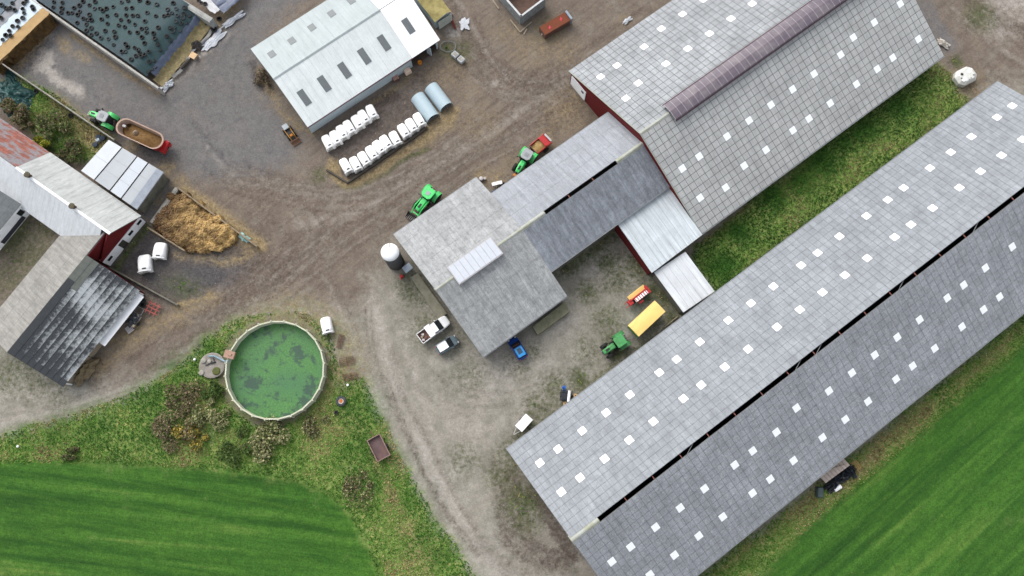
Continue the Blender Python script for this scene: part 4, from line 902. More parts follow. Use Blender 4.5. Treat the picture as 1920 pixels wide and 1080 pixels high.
# ---------------------------------------------------------------- tractors
def tractor(name, label, loc, ang, green=M_green, roof_m=None, loader=False, size=1.0, square=False, weight=None):
    t = thing(name, label, 'tractor', (loc[0], loc[1], 0), R(ang)); s = size
    rr, rf = .92 * s, .66 * s; tw = .92 * s
    for sy in (-1, 1):
        wheel(t, -1.15 * s, sy * tw, rr - .02, rr, .52 * s, 'rear_wheel'); wheel(t, 1.45 * s, sy * tw * .97, rf - .02, rf, .42 * s, 'front_wheel')
        f = MB(); rg = []                                            # arched rear mudguard
        for k in range(9):
            a = R(8 + 150 * k / 8); rad = rr + .12; x, z = -1.15 * s - math.cos(a) * rad * .95, rr + math.sin(a) * rad
            rg.append([(x, sy * tw - .34 * s, z), (x, sy * tw + .34 * s, z - .03), (x, sy * tw + .34 * s, z - .08), (x, sy * tw - .34 * s, z - .05)])
        f.loft(rg).build('mudguard', green, t, smooth=False)
    MB().box(.2 * s, 0, .85 * s, 3.3 * s, .55 * s, .5 * s).box(-1.15 * s, 0, .92 * s, .35, 1.5 * s, .35).box(1.45 * s, 0, .62 * s, .3, 1.5 * s, .25).build('chassis', M_dark, t, bevel=.04)
    h = MB(); hr = []
    for x, w, zt in ((.25, .92, 1.92), (1.2, .86, 1.86), (2.0, .78, 1.74), (2.25, .66, 1.58)):
        hr.append([(x * s, -w / 2 * s, 1.0 * s), (x * s, -w / 2 * s, (zt - .14) * s), (x * s, -w * .36 * s, zt * s), (x * s, w * .36 * s, zt * s), (x * s, w / 2 * s, (zt - .14) * s), (x * s, w / 2 * s, 1.0 * s)])
    hood = h.loft(hr).build('hood', green, t, bevel=.04); MB().box(1.5 * s, 0, 1.845 * s, .7 * s, .3 * s, .05).build('hood_grille', M_dark, hood)
    MB().box(2.28 * s, 0, 1.25 * s, .1, .6 * s, .55 * s).build('front_grille', M_dark, t)
    MB().box(-.62 * s, 0, 1.85 * s, 1.55 * s, 1.45 * s, 1.5 * s, top=.92).build('cab_glass', M_glass, t)
    cm = roof_m or green; cr = MB(); w, l = 1.62 * s, (1.75 if not square else 1.6) * s
    ch = .12 if square else .34
    poly = [(l / 2, -w / 2 + ch), (l / 2, w / 2 - ch), (l / 2 - ch, w / 2), (-l / 2 + ch * .6, w / 2), (-l / 2, w / 2 - ch * .6), (-l / 2, -w / 2 + ch * .6), (-l / 2 + ch * .6, -w / 2), (l / 2 - ch, -w / 2)]
    cr.prism([(x - .62 * s, y) for x, y in poly], 2.58 * s, 2.78 * s); roof = cr.build('cab_roof', cm, t, bevel=.07, seg=2)
    MB().box(-.55 * s, 0, 2.8 * s, .62 * s, .62 * s, .05).build('roof_hatch', green if square else M_greyroof if roof_m is None else mat('roof_hatch_grey', lin(146, 150, 154)), roof)
    for sy in (-1, 1):
        MB().bar((.1 * s, sy * .75 * s, 2.3 * s), (.25 * s, sy * 1.12 * s, 2.3 * s), .05).box(.27 * s, sy * 1.15 * s, 2.15 * s, .08, .22, .36).build('mirror', M_dark, t)
        MB().box(.3 * s, sy * .55 * s, .75 * s, .6 * s, .4 * s, .5 * s).build('fuel_tank', M_dark, t)
        MB().bar((-1.7 * s, sy * .35, .6), (-2.15 * s, sy * .4, .55), .08).build('lift_arm', M_dark, t)
        MB().box(2.33 * s, sy * .22 * s, 1.42 * s, .05, .18, .14).build('headlight', M_frame, t)
    MB().bar((.35 * s, -.62 * s, 1.6 * s), (.35 * s, -.62 * s, 2.75 * s), .12, n=8).build('exhaust', M_dark, t)
    if loader:
        for sy in (-1, 1):
            MB().bar((.15, sy * .62, 1.75), (1.9, sy * .66, 1.95), .16, .26).bar((1.9, sy * .66, 1.95), (3.05, sy * .62, .75), .16, .24).build('loader_arm', green, t, bevel=.03)
        MB().bar((2.75, -.62, 1.05), (2.75, .62, 1.05), .18).build('loader_crossbar', green, t)
        b = MB(); pr = [(3.05, .15), (3.0, .85), (3.1, 1.0), (3.18, .9), (3.15, .25), (4.0, .16), (4.0, .1)]
        b.loft([[(x, y, z) for x, z in pr] for y in (-1.15, 1.15)]); bk = b.build('bucket', mat('worn_bucket', lin(74, 70, 68), var=.3, rough=.6), t)
        for sy in (-1.12, 1.12): MB().loft([[(x, sy - .04, z) for x, z in pr[:1] + pr[1:3] + [(4.0, .15)]], [(x, sy + .04, z) for x, z in pr[:1] + pr[1:3] + [(4.0, .15)]]]).build('bucket_side', M_dark, bk)
        for k in range(8): MB().box(3.6, -.98 + .28 * k, .26, .75, .07, .06).build('bucket_tine', mat('steel_tine', lin(150, 146, 142)), bk)
    if weight: MB().box(2.62 * s, 0, .75, .5, .85, .55).build('front_weight', weight, t, bevel=.08)
    return t
tractor('loader_tractor', 'bright green tractor with front loader bucket beside the milking house', put(803, 362, 2.8, 232, -.62), 232, loader=True, size=1.04)
tractor('tractor', 'green tractor with grey roof hitched to the red spreader', put(988, 289, 2.8, 238, -.62), 238, roof_m=M_greyroof, weight=mat('orange_weight', lin(200, 132, 76)))
tractor('tractor', 'green tractor with grey roof pulling the red mixer wagon', put(191, 217, 2.8, 157, -.62), 157, roof_m=M_greyroof, weight=M_rim)
tractor('tractor', 'dull green square-cab tractor in front of the yellow trailer', put(1163, 639, 2.7, 214, -.62), 214, green=M_green2, size=.98, square=True)

# red spreader behind the second tractor
c = at(1014, 271, 1.2); ang = 41
sp = thing('spreader', 'red spreader wagon half full of straw, hitched behind a green tractor', 'spreader', (c.x, c.y, 0), R(ang))
for y in (-.85, .85): MB().box(0, y, 1.15, 3.0, .08, 1.0, rx=.12 * (1 if y > 0 else -1) * -1).build('side_panel', M_redp, sp)
MB().box(-1.5, 0, 1.1, .1, 1.7, .9).build('front_panel', M_rust, sp); MB().box(.75, 0, 1.62, 1.1, 1.7, .08, ry=.22).build('hood_cover', M_redp, sp); MB().box(1.45, 0, 1.72, .28, 1.5, .1).build('rear_lip', M_frame, sp)
m = MB(); rg = [[(x, y, 1.15 + .35 * math.cos(y * 1.4) + random.uniform(-.09, .09)) for y in np.linspace(-.8, .8, 7)] for x in np.linspace(-1.45, .4, 9)]; m.loft(rg, closed=False, cap=False).build('straw_load', M_straw, sp, smooth=True)
MB().box(0, 0, .62, 3.2, 1.0, .2).bar((-1.5, 0, .6), (-2.6, 0, .55), .14).build('chassis', M_dark, sp)
for sy in (-1, 1): wheel(sp, .2, sy * 1.02, .48, .48, .32)

# feed mixer wagon
c = at(262, 250.5, 2.8); a_ = -25.0
mw = thing('feed_mixer_wagon', 'long oval red feed mixer wagon full of brown feed', 'wagon', (c.x, c.y, 0), R(a_))
def stad(Lh, r, z, n=10):
    p = [(Lh + r * math.cos(t), r * math.sin(t), z) for t in np.linspace(-math.pi / 2, math.pi / 2, n)]
    return p + [(-Lh + r * math.cos(t), r * math.sin(t), z) for t in np.linspace(math.pi / 2, 3 * math.pi / 2, n)]
M_tub = mat('tub_steel', lin(184, 158, 142), var=.12, scale=1.5, dirt=lin(120, 88, 60), dirt_amt=.4)
MB().loft([stad(2.3, 1.05, .7), stad(2.6, 1.37, 2.75)], cap=False).build('tub_wall', M_redp, mw)
MB().loft([stad(2.5, 1.27, 2.74), stad(2.2, .95, .9)], cap=False).build('tub_lining', M_tub, mw)
MB().loft([stad(2.6, 1.4, 2.72), stad(2.62, 1.42, 2.82), stad(2.5, 1.26, 2.82), stad(2.5, 1.26, 2.72), stad(2.6, 1.4, 2.72)], cap=False).build('rim', M_tub, mw)
fm = MB(); rg = []
for r in np.linspace(1, 0.02, 8):
    rg.append([(x * r if abs(r) else 0, y * r, 1.75 + .25 * (1 - r) + .35 * math.exp(-((x * r - .9) ** 2 + (y * r) ** 2)) + random.uniform(-.06, .06)) for x, y, _ in stad(2.36, 1.14, 0)])
fm.loft(rg).build('feed', mat('mixed_feed', lin(128, 96, 52), var=.3, scale=3, dirt=lin(76, 54, 28), dirt_amt=.7, bump=.5), mw, smooth=True)
MB().lathe([(.5, 1.75), (.42, 2.1), (.15, 2.3), (.05, 2.45)], 12, (-1.15, 0, 0)).build('auger', mat('auger_steel', lin(150, 132, 112)), mw, smooth=True)
MB().box(-3.05, .15, 2.4, .5, .35, .25).build('scale_box', M_frame, mw)
MB().box(3.75, 0, 1.2, .7, 2.0, .9).box(4.1, .6, 1.0, .4, .5, .5).build('rear_conveyor', M_redp, mw, bevel=.05); MB().bar((3.9, -1.1, .8), (4.2, .9, 1.2), .12).build('drive_guard', M_dark, mw)
MB().box(0, 0, .55, 6.4, 1.0, .25).bar((-3.2, 0, .5), (-4.4, 0, .5), .16).build('chassis', M_dark, mw)
for x in (-.2, 1.1):
    for sy in (-1, 1): wheel(mw, x, sy * 1.05, .45, .45, .3)

# yellow covered trailer
P = [at(1227, 564, 2.7), at(1248, 584, 2.7), at(1198, 631, 2.7), at(1178, 609, 2.7)]
c = sum(P, Vector()) / 4; a_ = bearing(P[2], P[1]); Lt = (P[1] - P[2]).length; Wt = (P[1] - P[0]).length
yt = thing('farm_trailer', 'green farm trailer under a flat yellow cover behind the square-cab tractor', 'trailer', (c.x, c.y, 0), a_)
m = MB(); rg = []
for x in np.linspace(-Lt / 2, Lt / 2, 7): rg.append([(x, y, 2.62 + .1 * math.cos(y / Wt * 3) + random.uniform(-.02, .02)) for y in np.linspace(-Wt / 2, Wt / 2, 7)] + [(x, y, 2.4) for y in (Wt / 2, -Wt / 2)])
m.loft(rg).build('cover', M_yel, yt)
MB().box(0, 0, 1.65, Lt - .12, Wt - .12, 1.5).build('body', M_green2, yt)
MB().box(0, 0, .75, Lt - .4, .9, .22).build('chassis', M_dark, yt)
for x in (-1.5, 1.5):
    for sy in (-1, 1): wheel(yt, x, sy * (Wt / 2 - .2), .46, .46, .3)
for sy in (-1, 1): MB().bar((-Lt / 2 + .1, sy * .7, .7), (-Lt / 2 - 1.7, 0, .6), .09).build('drawbar', M_gutter, yt)

# red implement with yellow and white covers
c = at(1196, 555, 1.1); a_ = 38.0
im = thing('mower', 'red folded mower with yellow and white covers above the yellow trailer', 'mower', (c.x, c.y, 0), R(a_))
MB().box(.15, .5, 1.15, 3.1, .75, .12, rx=.25).build('yellow_guard', M_yel, im, bevel=.04); MB().box(.35, -.35, 1.3, 2.3, .6, .12).build('white_guard', M_white, im, bevel=.04)
MB().box(.1, .08, 1.32, 3.3, .22, .22).box(1.75, -.1, 1.0, .45, 1.3, .5).box(-1.5, -.1, 1.0, .7, .8, .6).box(-.1, -.95, .8, .8, .35, .3).build('frame', M_redp, im, bevel=.04)
MB().box(.2, .1, .55, 3.0, 1.3, .3).build('cutter_bar', M_dark, im)
for y in (-.35, .35): MB().bar((-1.7, y, .7), (-2.35, y * .8, .5), .09).build('hitch_arm', M_redp, im)
for k in range(6): MB().box(-.7 + k * .4, -.35, 1.38, .12, .62, .04).build('guard_rib', M_redp, im)

# ---------------------------------------------------------------- cars
def car(name, label, loc, ang, paint, Lc=3.6, Wc=1.62, Hc=1.5, roof_m=None, sunroof=None, pickup=False, seat=None):
    t = thing(name, label, 'pickup' if pickup else 'car', (loc[0], loc[1], 0), R(ang)); h = Lc / 2
    def ring(x, w, z0, z1, sh=.12): return [(x, -w / 2 + .06, z0), (x, -w / 2, z0 + .2), (x, -w / 2, z1 - sh), (x, -w / 2 + sh, z1), (x, w / 2 - sh, z1), (x, w / 2, z1 - sh), (x, w / 2, z0 + .2), (x, w / 2 - .06, z0)]
    if not pickup:
        MB().loft([ring(-h, Wc * .82, .35, .75), ring(-h + .12, Wc * .95, .25, .95), ring(-h * .4, Wc, .22, .97), ring(h * .35, Wc, .22, .95), ring(h * .75, Wc * .96, .24, .82), ring(h * .95, Wc * .82, .3, .66), ring(h, Wc * .6, .36, .58)]).build('body', paint, t, smooth=False, bevel=.05, seg=2)
        MB().loft([ring(-h + .22, Wc * .84, .9, 1.0), ring(-h + .4, Wc * .8, .9, Hc - .08, .1), ring(h * .08, Wc * .8, .9, Hc - .06, .1), ring(h * .5, Wc * .84, .88, .98, .03)]).build('windows', M_glass, t)
        rf = MB().loft([ring(-h + .33, Wc * .74, Hc - .12, Hc - .05, .03), ring(-h * .3, Wc * .76, Hc - .1, Hc + .01, .03), ring(h * .05, Wc * .72, Hc - .12, Hc - .03, .03)]).build('roof', roof_m or paint, t, bevel=.03)
        if sunroof: MB().box(-h * .32, 0, Hc + .02, Lc * .24, Wc * .42, .03).build('sunroof', sunroof, rf)
        if seat: MB().box(h * .26, 0, 1.22, .12, Wc * .66, .05, ry=.6).build('dashboard', seat, t)
        wx = h * .64
    else:
        MB().loft([ring(-h * .08, Wc, .4, 1.05), ring(h * .3, Wc, .4, 1.08), ring(h * .72, Wc * .97, .42, 1.02), ring(h * .93, Wc * .86, .45, .92), ring(h, Wc * .62, .5, .8)]).build('body', paint, t, bevel=.05, seg=2)
        MB().loft([ring(-h * .05, Wc * .86, 1.0, 1.65), ring(h * .2, Wc * .86, 1.0, 1.68), ring(h * .52, Wc * .9, 1.0, 1.1, .04)]).build('windows', M_glass, t)
        MB().loft([ring(-h * .07, Wc * .82, 1.6, 1.74, .04), ring(h * .22, Wc * .8, 1.62, 1.74, .04)]).build('roof', paint, t, bevel=.04)
        bd = MB()
        for y in (-Wc / 2 + .04, Wc / 2 - .04): bd.box(-h * .55, y, .85, h * .9, .08, .6)
        bd.box(-h + .04, 0, .85, .08, Wc, .6).build('bed_wall', paint, t); MB().box(-h * .54, 0, .62, h * .9, Wc - .1, .1).build('bed_floor', M_rust, t)
        MB().box(-h * .25, 0, 1.35, h * .36, Wc + .12, .55).build('headboard_box', paint, t, bevel=.04)
        for x, y, m_ in ((-h * .7, .3, M_frame), (-h * .85, -.4, M_frame), (-h * .65, -.3, M_rust), (-h * .8, .1, M_wood)): MB().box(x, y, .78, .4, .3, .24, rz=x * 9).build('tool', m_, t)
        wx = h * .66
    for sx in (-1, 1):
        for sy in (-1, 1): wheel(t, sx * wx, sy * (Wc / 2 - .12), .31, .32, .2)
    for sy in (-1, 1):
        MB().box(h * .9, sy * Wc * .34, .66, .22, .26, .14, rz=-sy * .3).build('headlight', M_frame, t); MB().box(h * .3, sy * (Wc / 2 + .08), 1.0, .12, .2, .14).build('wing_mirror', paint, t)
        MB().box(-h + .03, sy * Wc * .36, .8, .08, .22, .2).build('tail_light', M_redp, t)
    return t
c = (at(837.5, 599, .9) + at(789, 635, .9)) / 2; car('pickup_truck', 'white pickup with tools in its open bed parked by the gable', c, 36, M_carw, 5.1, 1.8, pickup=True)
M_silv = mat('silver_car_paint', lin(120, 138, 146), rough=.25, var=.05, spec=.6, metal=.3)
c = (at(855, 636, .8) + at(821, 656, .8)) / 2; car('small_car', 'small silver car with white roof parked beside the pickup', c, 32, M_silv, 3.55, 1.62, roof_m=M_carw)
c = (at(961, 637, .8) + at(980, 669, .8)) / 2; car('small_car', 'small blue car with light blue roof and dark sunroof', c, 121, M_bluep, 3.55, 1.62, roof_m=mat('light_blue_roof', lin(70, 168, 236), rough=.3, var=.04), sunroof=mat('sunroof_glass', lin(70, 96, 120), rough=.2), seat=mat('red_dash', lin(120, 62, 54)))

# ---------------------------------------------------------------- small trailers and machines
P = [at(986, 775, 1.2), at(999, 787, 1.2), at(978.5, 810, 1.2), at(966, 799, 1.2)]; c = sum(P, Vector()) / 4; a_ = bearing(P[1], P[2]); Lt = (P[1] - P[2]).length; Wt = (P[0] - P[1]).length
bt = thing('box_trailer', 'small white box trailer with drawbar beside the long barn eave', 'trailer', (c.x, c.y, 0), a_)
MB().box(0, 0, 1.17, Lt, Wt, .1).build('lid', M_white, bt, bevel=.02); MB().box(0, 0, .75, Lt - .06, Wt - .06, .8).build('body', mat('white_box', lin(206, 206, 206)), bt)
for sy in (-1, 1): MB().bar((Lt / 2, sy * Wt * .3, .45), (Lt / 2 + 1.1, 0, .45), .1).build('drawbar', M_frame, bt); wheel(bt, -.1, sy * (Wt / 2 + .05), .28, .28, .18)
MB().bar((Lt / 2 + 1.05, 0, .05), (Lt / 2 + 1.05, 0, .55), .07).build('jockey_wheel', M_dark, bt)
P = [at(688, 827, 1.0), at(712, 813, 1.0), at(730.5, 851, 1.0), at(708, 867.5, 1.0)]; c = sum(P, Vector()) / 4; a_ = bearing(P[3], P[0]); Lt = (P[3] - P[0]).length; Wt = (P[1] - P[0]).length
rt = thing('tipping_trailer', 'rusty open tipping trailer on the grass verge beside the drive', 'trailer', (c.x, c.y, 0), a_)
M_rim2 = mat('trailer_edge', lin(152, 128, 118), var=.2); M_bed = mat('trailer_bed', lin(104, 84, 84), var=.25, scale=1.2, dirt=lin(128, 92, 76), dirt_amt=.6)
for x, y, sx, sy in ((0, Wt / 2 - .05, Lt, .1), (0, -Wt / 2 + .05, Lt, .1)): MB().box(x, y, .78, sx, sy, .5).build('side_board', M_rim2, rt)
for x in (-Lt / 2 + .05, Lt / 2 - .05): MB().box(x, 0, .775, .1, Wt - .2, .49).build('end_board', M_rim2, rt)
MB().box(0, 0, .55, Lt - .2, Wt - .2, .06).build('bed', M_bed, rt); MB().bar((Lt / 2, 0, .5), (Lt / 2 + 1.0, 0, .5), .12).build('drawbar', M_rust, rt)
for sy in (-1, 1): wheel(rt, -.3, sy * (Wt / 2 + .1), .34, .35, .22)
# wrapper / stacked black machine with white roll
c = at(1063, 742, .7); wr = thing('bale_wrapper', 'black bale wrapper holding a white film roll by the long barn', 'machine', (c.x, c.y, 0), R(83))
MB().box(0, .2, .45, 1.5, 1.2, .5).box(-.5, .5, .7, .4, .5, .4).box(.55, .35, .65, .3, .8, .3).build('frame', M_filmd, wr, bevel=.05); MB().bar((-.85, -.3, .95), (.75, -.3, .95), .42, n=10).build('film_roll', M_white, wr)
MB().bar((.8, .45, .6), (1.15, .75, .9), .3, n=8).box(1.2, .5, .55, .4, .4, .4).build('motor', M_blue, wr); MB().bar((-.8, .9, .3), (.9, .9, .3), .12).bar((-.7, -.7, .3), (.8, -.7, .3), .12).build('side_rail', M_dark, wr)
for sy in (-1, 1): MB().lathe([(.12, -.08), (.26, -.08), (.26, .08), (.12, .08)], 14, (0, sy * .85, .26), 'y').build('wheel', M_tyre, wr)
for k, (px, py, lab) in enumerate(((1079, 742, 'tan cable reel lying at the right of the bale wrapper'), (1060, 757, 'tan cable reel lying below the bale wrapper'))):
    c = at(px, py, .25); o = thing('cable_reel', lab, 'reel', (c.x, c.y, 0), .3 * k, 'cable reels by the long barn')
    MB().lathe([(.1, .34), (.32, .34), (.32, .40), (.1, .40), (.1, .34)], 16).build('flange', mat('pale_ply', lin(206, 170, 120)), o); MB().lathe([(.1, 0), (.32, 0), (.32, .05), (.1, .05), (.1, 0)], 16).build('flange', mat('pale_ply', lin(206, 170, 120)), o); MB().lathe([(.16, .04), (.16, .35)], 12).build('drum', M_rust, o)
# skid-steer at the white barn corner
c = at(543, 249, .9); sk_ = thing('skid_loader', 'small dark skid loader with orange arms near white barn corner', 'loader', (c.x, c.y, 0), R(-54))
MB().box(-.35, 0, .85, 1.7, 1.0, .8, top=.9).build('body', M_dark, sk_, bevel=.06); MB().box(-.9, 0, 1.55, .9, .9, .16).build('cab_roof', mat('pale_canopy', lin(176, 184, 188)), sk_, bevel=.05); MB().box(-.85, 0, 1.2, .8, .85, .6).build('cab', M_glass, sk_)
for sy in (-1, 1):
    MB().bar((-.9, sy * .48, 1.3), (.9, sy * .42, 1.1), .12, .16).bar((.9, sy * .42, 1.1), (1.35, sy * .4, .4), .12).build('loader_arm', mat('yellow_arm', lin(190, 140, 66), dirt=lin(90, 72, 50)), sk_)
    for x in (-.85, .45): wheel(sk_, x, sy * .62, .36, .36, .3)
MB().box(.5, 0, 1.05, .5, .5, .3).build('hydraulic_block', mat('orange_block', lin(186, 120, 50)), sk_)
MB().loft([[(1.35, y, .1), (1.3, y, .7), (1.4, y, .72), (1.5, y, .2), (1.95, y, .12)] for y in (-.75, .75)]).build('bucket', mat('brown_bucket', lin(128, 96, 76), var=.3), sk_)

# ---------------------------------------------------------------- calf hutches
def hutch_proto():
    t = thing('calf_hutch', 'x', 'calf hutch'); Lh, Wh, Hh = 2.4, 1.42, 1.35; b = MB(); rg = []
    for x, k, zt in ((-1.3, .55, .62), (-1.2, .8, .92), (-.95, .95, 1.16), (-.4, 1.0, 1.3), (.5, 1.0, 1.36), (1.12, 1.0, 1.38)):
        r = []
        for a in np.linspace(0, math.pi, 11): r.append((x, math.copysign(abs(math.cos(a)) ** .55, math.cos(a)) * Wh / 2 * k, max(0, math.sin(a)) ** .5 * zt))
        rg.append(r)
    b.loft(rg).build('shell', M_plast, t, smooth=True)
    MB().box(1.13, 0, .55, .03, .6, 1.1).build('doorway', mat('door_flap', lin(214, 210, 204)), t)
    MB().loft([[(x, y, z) for y, z in [(-Wh / 2 - .03, 0), (-Wh / 2 - .03, 1.1), (-.4, 1.4), (.4, 1.4), (Wh / 2 + .03, 1.1), (Wh / 2 + .03, 0), (.34, 0), (.34, 1.1), (-.34, 1.1), (-.34, 0)]] for x in (1.12, 1.2)]).build('front_frame', M_plast, t)
    MB().box(.86, .1, 1.375, .2, .42, .04).build('vent_hatch', M_dark, t); MB().box(-.45, 0, 1.30, .1, .55, .03).build('top_rib', M_plast, t)
    MB().box(1.26, -.4, .35, .14, .3, .22).build('feed_bucket', M_rim, t); return t
hp = hutch_proto(); zc = 4.911
rowA = [(115, 672), (185, 628), (252, 580), (318, 532), (387, 483), (452, 435), (523, 390)]
rowB = [(288, 885), (378, 868), (455, 822), (520, 768), (590, 715), (658, 668), (738, 638), (820, 565), (888, 515), (958, 465)]
ORD = ['first', 'second', 'third', 'fourth', 'fifth', 'sixth', 'seventh', 'eighth', 'ninth', 'tenth']
first = True
for row, nm, al in ((rowA, 'upper row along the white barn', -60), (rowB, 'lower row along the straw bank', -58)):
    for k, (zx, zy) in enumerate(row):
        p = at(590 + zx / zc, 130 + zy / zc, .8); a = R(al + random.uniform(-4, 4)); p = p + Vector((random.uniform(-.07, .07), random.uniform(-.07, .07), 0)); lab = '%s white calf hutch from the left, %s' % (ORD[k], nm)
        if first: hp.location = (p.x, p.y, 0); hp.rotation_euler = (0, 0, a); hp['label'] = lab; hp['group'] = 'calf hutches, ' + nm; first = False
        else: copy_tree(hp, (p.x, p.y, 0), a, lab, 'calf hutches, ' + nm, (1.05, 1, 1) if (nm[0] == 'l' and k == 0) else None)
for px, py, a, lab, s in ((612, 610, -75, 'white calf hutch standing alone beside the slurry tank', (1, 1.15, 1)), (299, 470, -93, 'white calf hutch on wet slab nearer the straw heap', (1.02, 1.35, 1)), (270.5, 494, -80, 'white calf hutch on wet slab nearer the lichen shed', (1.1, 1.4, 1))):
    p = at(px, py, .8); copy_tree(hp, (p.x, p.y, 0), R(a), lab, 'single calf hutches', s)
# two half-round group huts
M_iglo = mat('pale_blue_steel', lin(184, 204, 212), rough=.4, var=.05, spec=.4)
def hut(label, c0, c1, first_=None):
    p0, p1 = at(*c0, 1.4), at(*c1, 1.4); Lh = (p1 - p0).length; a = bearing(p0, p1); c = (p0 + p1) / 2
    t = thing('group_hut', label, 'animal hut', (c.x, c.y, 0), a, 'half-round group huts'); r = 1.2
    out = [(r * math.cos(x), r * math.sin(x) * 1.12) for x in np.linspace(0, math.pi, 17)]; inn = [(y * .96, z * .96) for y, z in out[::-1]]
    MB().loft([[(x, y, z) for y, z in out + inn] for x in (-Lh / 2, Lh / 2)]).build('shell', M_iglo, t, smooth=False)
    MB().loft([[(x, y, z) for y, z in inn] for x in (-Lh / 2 + .02, -Lh / 2 + .1)]).build('back_wall', M_iglo, t); MB().box(Lh / 2 - .9, 0, .2, 1.6, 2.3, .3).build('bedding', mat('dark_bedding', lin(74, 44, 40)), t)
    for y in (-.95, .1, .95): MB().bar((Lh / 2 + .05, y, 0), (Lh / 2 + .05, y, 1.2), .08).build('gate_post', M_gutter, t)
    MB().bar((Lh / 2 + .05, -1.1, .8), (Lh / 2 + .05, 1.1, .8), .06).bar((Lh / 2 + .05, -1.1, .4), (Lh / 2 + .05, 1.1, .4), .06).build('gate_rail', M_gutter, t); return t
hut('left half-round blue-white group hut beside the hutch row', (781, 175), (811, 217)); hut('right half-round blue-white group hut beside the gravel', (806.5, 157), (836, 196))

# ---------------------------------------------------------------- slurry tank
R_T = 7.15; tk = thing('slurry_tank', 'round cream-walled slurry tank with green scummed surface', 'tank', (tc.x, tc.y, 0))
tt = at(514.5, 693, 1.7); tk.location = (tt.x, tt.y, 0)
M_crm = mat('cream_panel', lin(214, 214, 192), var=.1, scale=.8, dirt=lin(150, 152, 112), dirt_amt=.5)
NS = 24; seg = 2 * R_T * math.sin(math.pi / NS)
pm = MB().box(0, 0, .75, seg - .04, .2, 1.9); mesh = bpy.data.meshes.new('wall_panel'); mesh.from_pydata(pm.v, [], pm.f); mesh.materials.append(M_crm)
pm = MB().box(0, .14, .78, .22, .2, 2.0, top=.8); mesh2 = bpy.data.meshes.new('wall_rib'); mesh2.from_pydata(pm.v, [], pm.f); mesh2.materials.append(M_crm)
for k in range(NS):
    a = 2 * math.pi * k / NS; ra = R_T * math.cos(math.pi / NS)
    for me, aa, rr in ((mesh, a, ra), (mesh2, a + math.pi / NS, R_T)):
        o = bpy.data.objects.new(me.name.split('.')[0], me); COL.objects.link(o); o.parent = tk; o.location = (rr * math.cos(aa), rr * math.sin(aa), 0); o.rotation_euler = (0, 0, aa - math.pi / 2)
t = NT('slurry_scum'); p = t.pos(); a = t.noise(p, .42, 6, .62, .3); b = t.noise(t.mapping(p, loc=(5, 5, 0)), 1.5, 5, .7); c_ = t.noise(p, 4, 3, .7); d_ = t.noise(p, .16, 2, .5)
col = t.mix(t.mr(c_, .3, .7), lin(60, 110, 54), lin(88, 142, 74)); k = t.math('ADD', t.math('MULTIPLY', a, .75), t.math('MULTIPLY', b, .3))
col = t.mix(t.mr(d_, .4, .62, 0, .5), col, lin(62, 108, 78)); col = t.mix(t.mr(k, .545, .61, 0, .85), col, lin(48, 74, 64)); col = t.mix(t.mr(b, .58, .66, 0, .75), col, lin(46, 78, 58))
M_scum = t.done(col, .5, 0, .4)
m = MB().add([(R_T * .985 * math.cos(2 * math.pi * k / 48), R_T * .985 * math.sin(2 * math.pi * k / 48), .28) for k in range(48)], [tuple(range(48))]); m.build('slurry', M_scum, tk)
pf = at(431, 665, 1.9); o = MB().box(pf.x, pf.y, 1.95, 1.5, 1.1, .5, rz=-.25).box(pf.x + .1, pf.y, 2.25, .5, .35, .15, rz=-.25).build('pump_box', mat('pinkish_box', lin(176, 142, 124), var=.15)); tag(o, 'pinkish pump box sitting on the slurry tank rim', 'pump box')
c = at(397, 685, .5); pl = thing('pump_sump', 'round concrete sump with blue pipes left of the slurry tank', 'sump', (c.x, c.y, 0))
MB().lathe([(1.9, -.1), (1.9, .45), (1.7, .5), (.02, .5)], 24).build('sump_slab', mat('sump_concrete', lin(150, 144, 136), var=.2, dirt=lin(100, 96, 84)), pl)
for x, y, r in ((-1.25, .65, .42), (-1.4, -1.1, .4), (-.35, .6, .3)): MB().lathe([(r, .48), (r, .62), (r * .8, .68), (.02, .7)], 14, (x, y, 0)).build('sump_lid', M_conc, pl)
MB().lathe([(.62, .5), (.5, .62), (.02, .66)], 12, (.75, -.85, 0)).build('moss_patch', mat('sump_moss', lin(92, 98, 48), var=.3), pl)
MB().tube([(-.5, 1.3, .75), (.4, 1.35, .8), (1.3, .9, .9), (2.2, .5, 1.3), (2.9, .45, 1.8)], .13, 8).build('pipe', mat('blue_grey_pipe', lin(140, 164, 176)), pl); MB().tube([(.2, 1.0, .7), (.5, .5, .7), (.2, .3, .7), (0, .6, .7)], .07).bar((-.9, .0, .6), (.6, .5, .6), .12).build('hose', M_dark, pl)
# ---------------------------------------------------------------- feed silo
zt = 6.6; c = at(730, 471, zt); si = thing('feed_silo', 'dark feed silo with white domed top at the building corner', 'silo', (c.x, c.y, 0))
MB().lathe([(1.27, -.1), (1.27, 5.9)], 28).build('body', mat('dark_silo', lin(92, 92, 94), var=.15, dirt=lin(60, 60, 62)), si, smooth=True); MB().lathe([(1.33, 5.85), (1.32, 6.1), (1.0, 6.45), (.5, 6.62), (.02, 6.68)], 28).build('dome', M_white, si, smooth=True)
MB().box(0, .5, 6.55, .12, 1.3, .08).build('top_walkway', M_rim, si); MB().box(1.9, -1.1, .8, 1.0, 1.3, .5, rz=-.9).build('auger_box', mat('pale_blue_box', lin(196, 208, 222)), si)
for k in range(5): MB().lathe([(1.285, 1 + k * 1.1), (1.285, 1.06 + k * 1.1)], 28).build('ring_seam', M_dark, si)

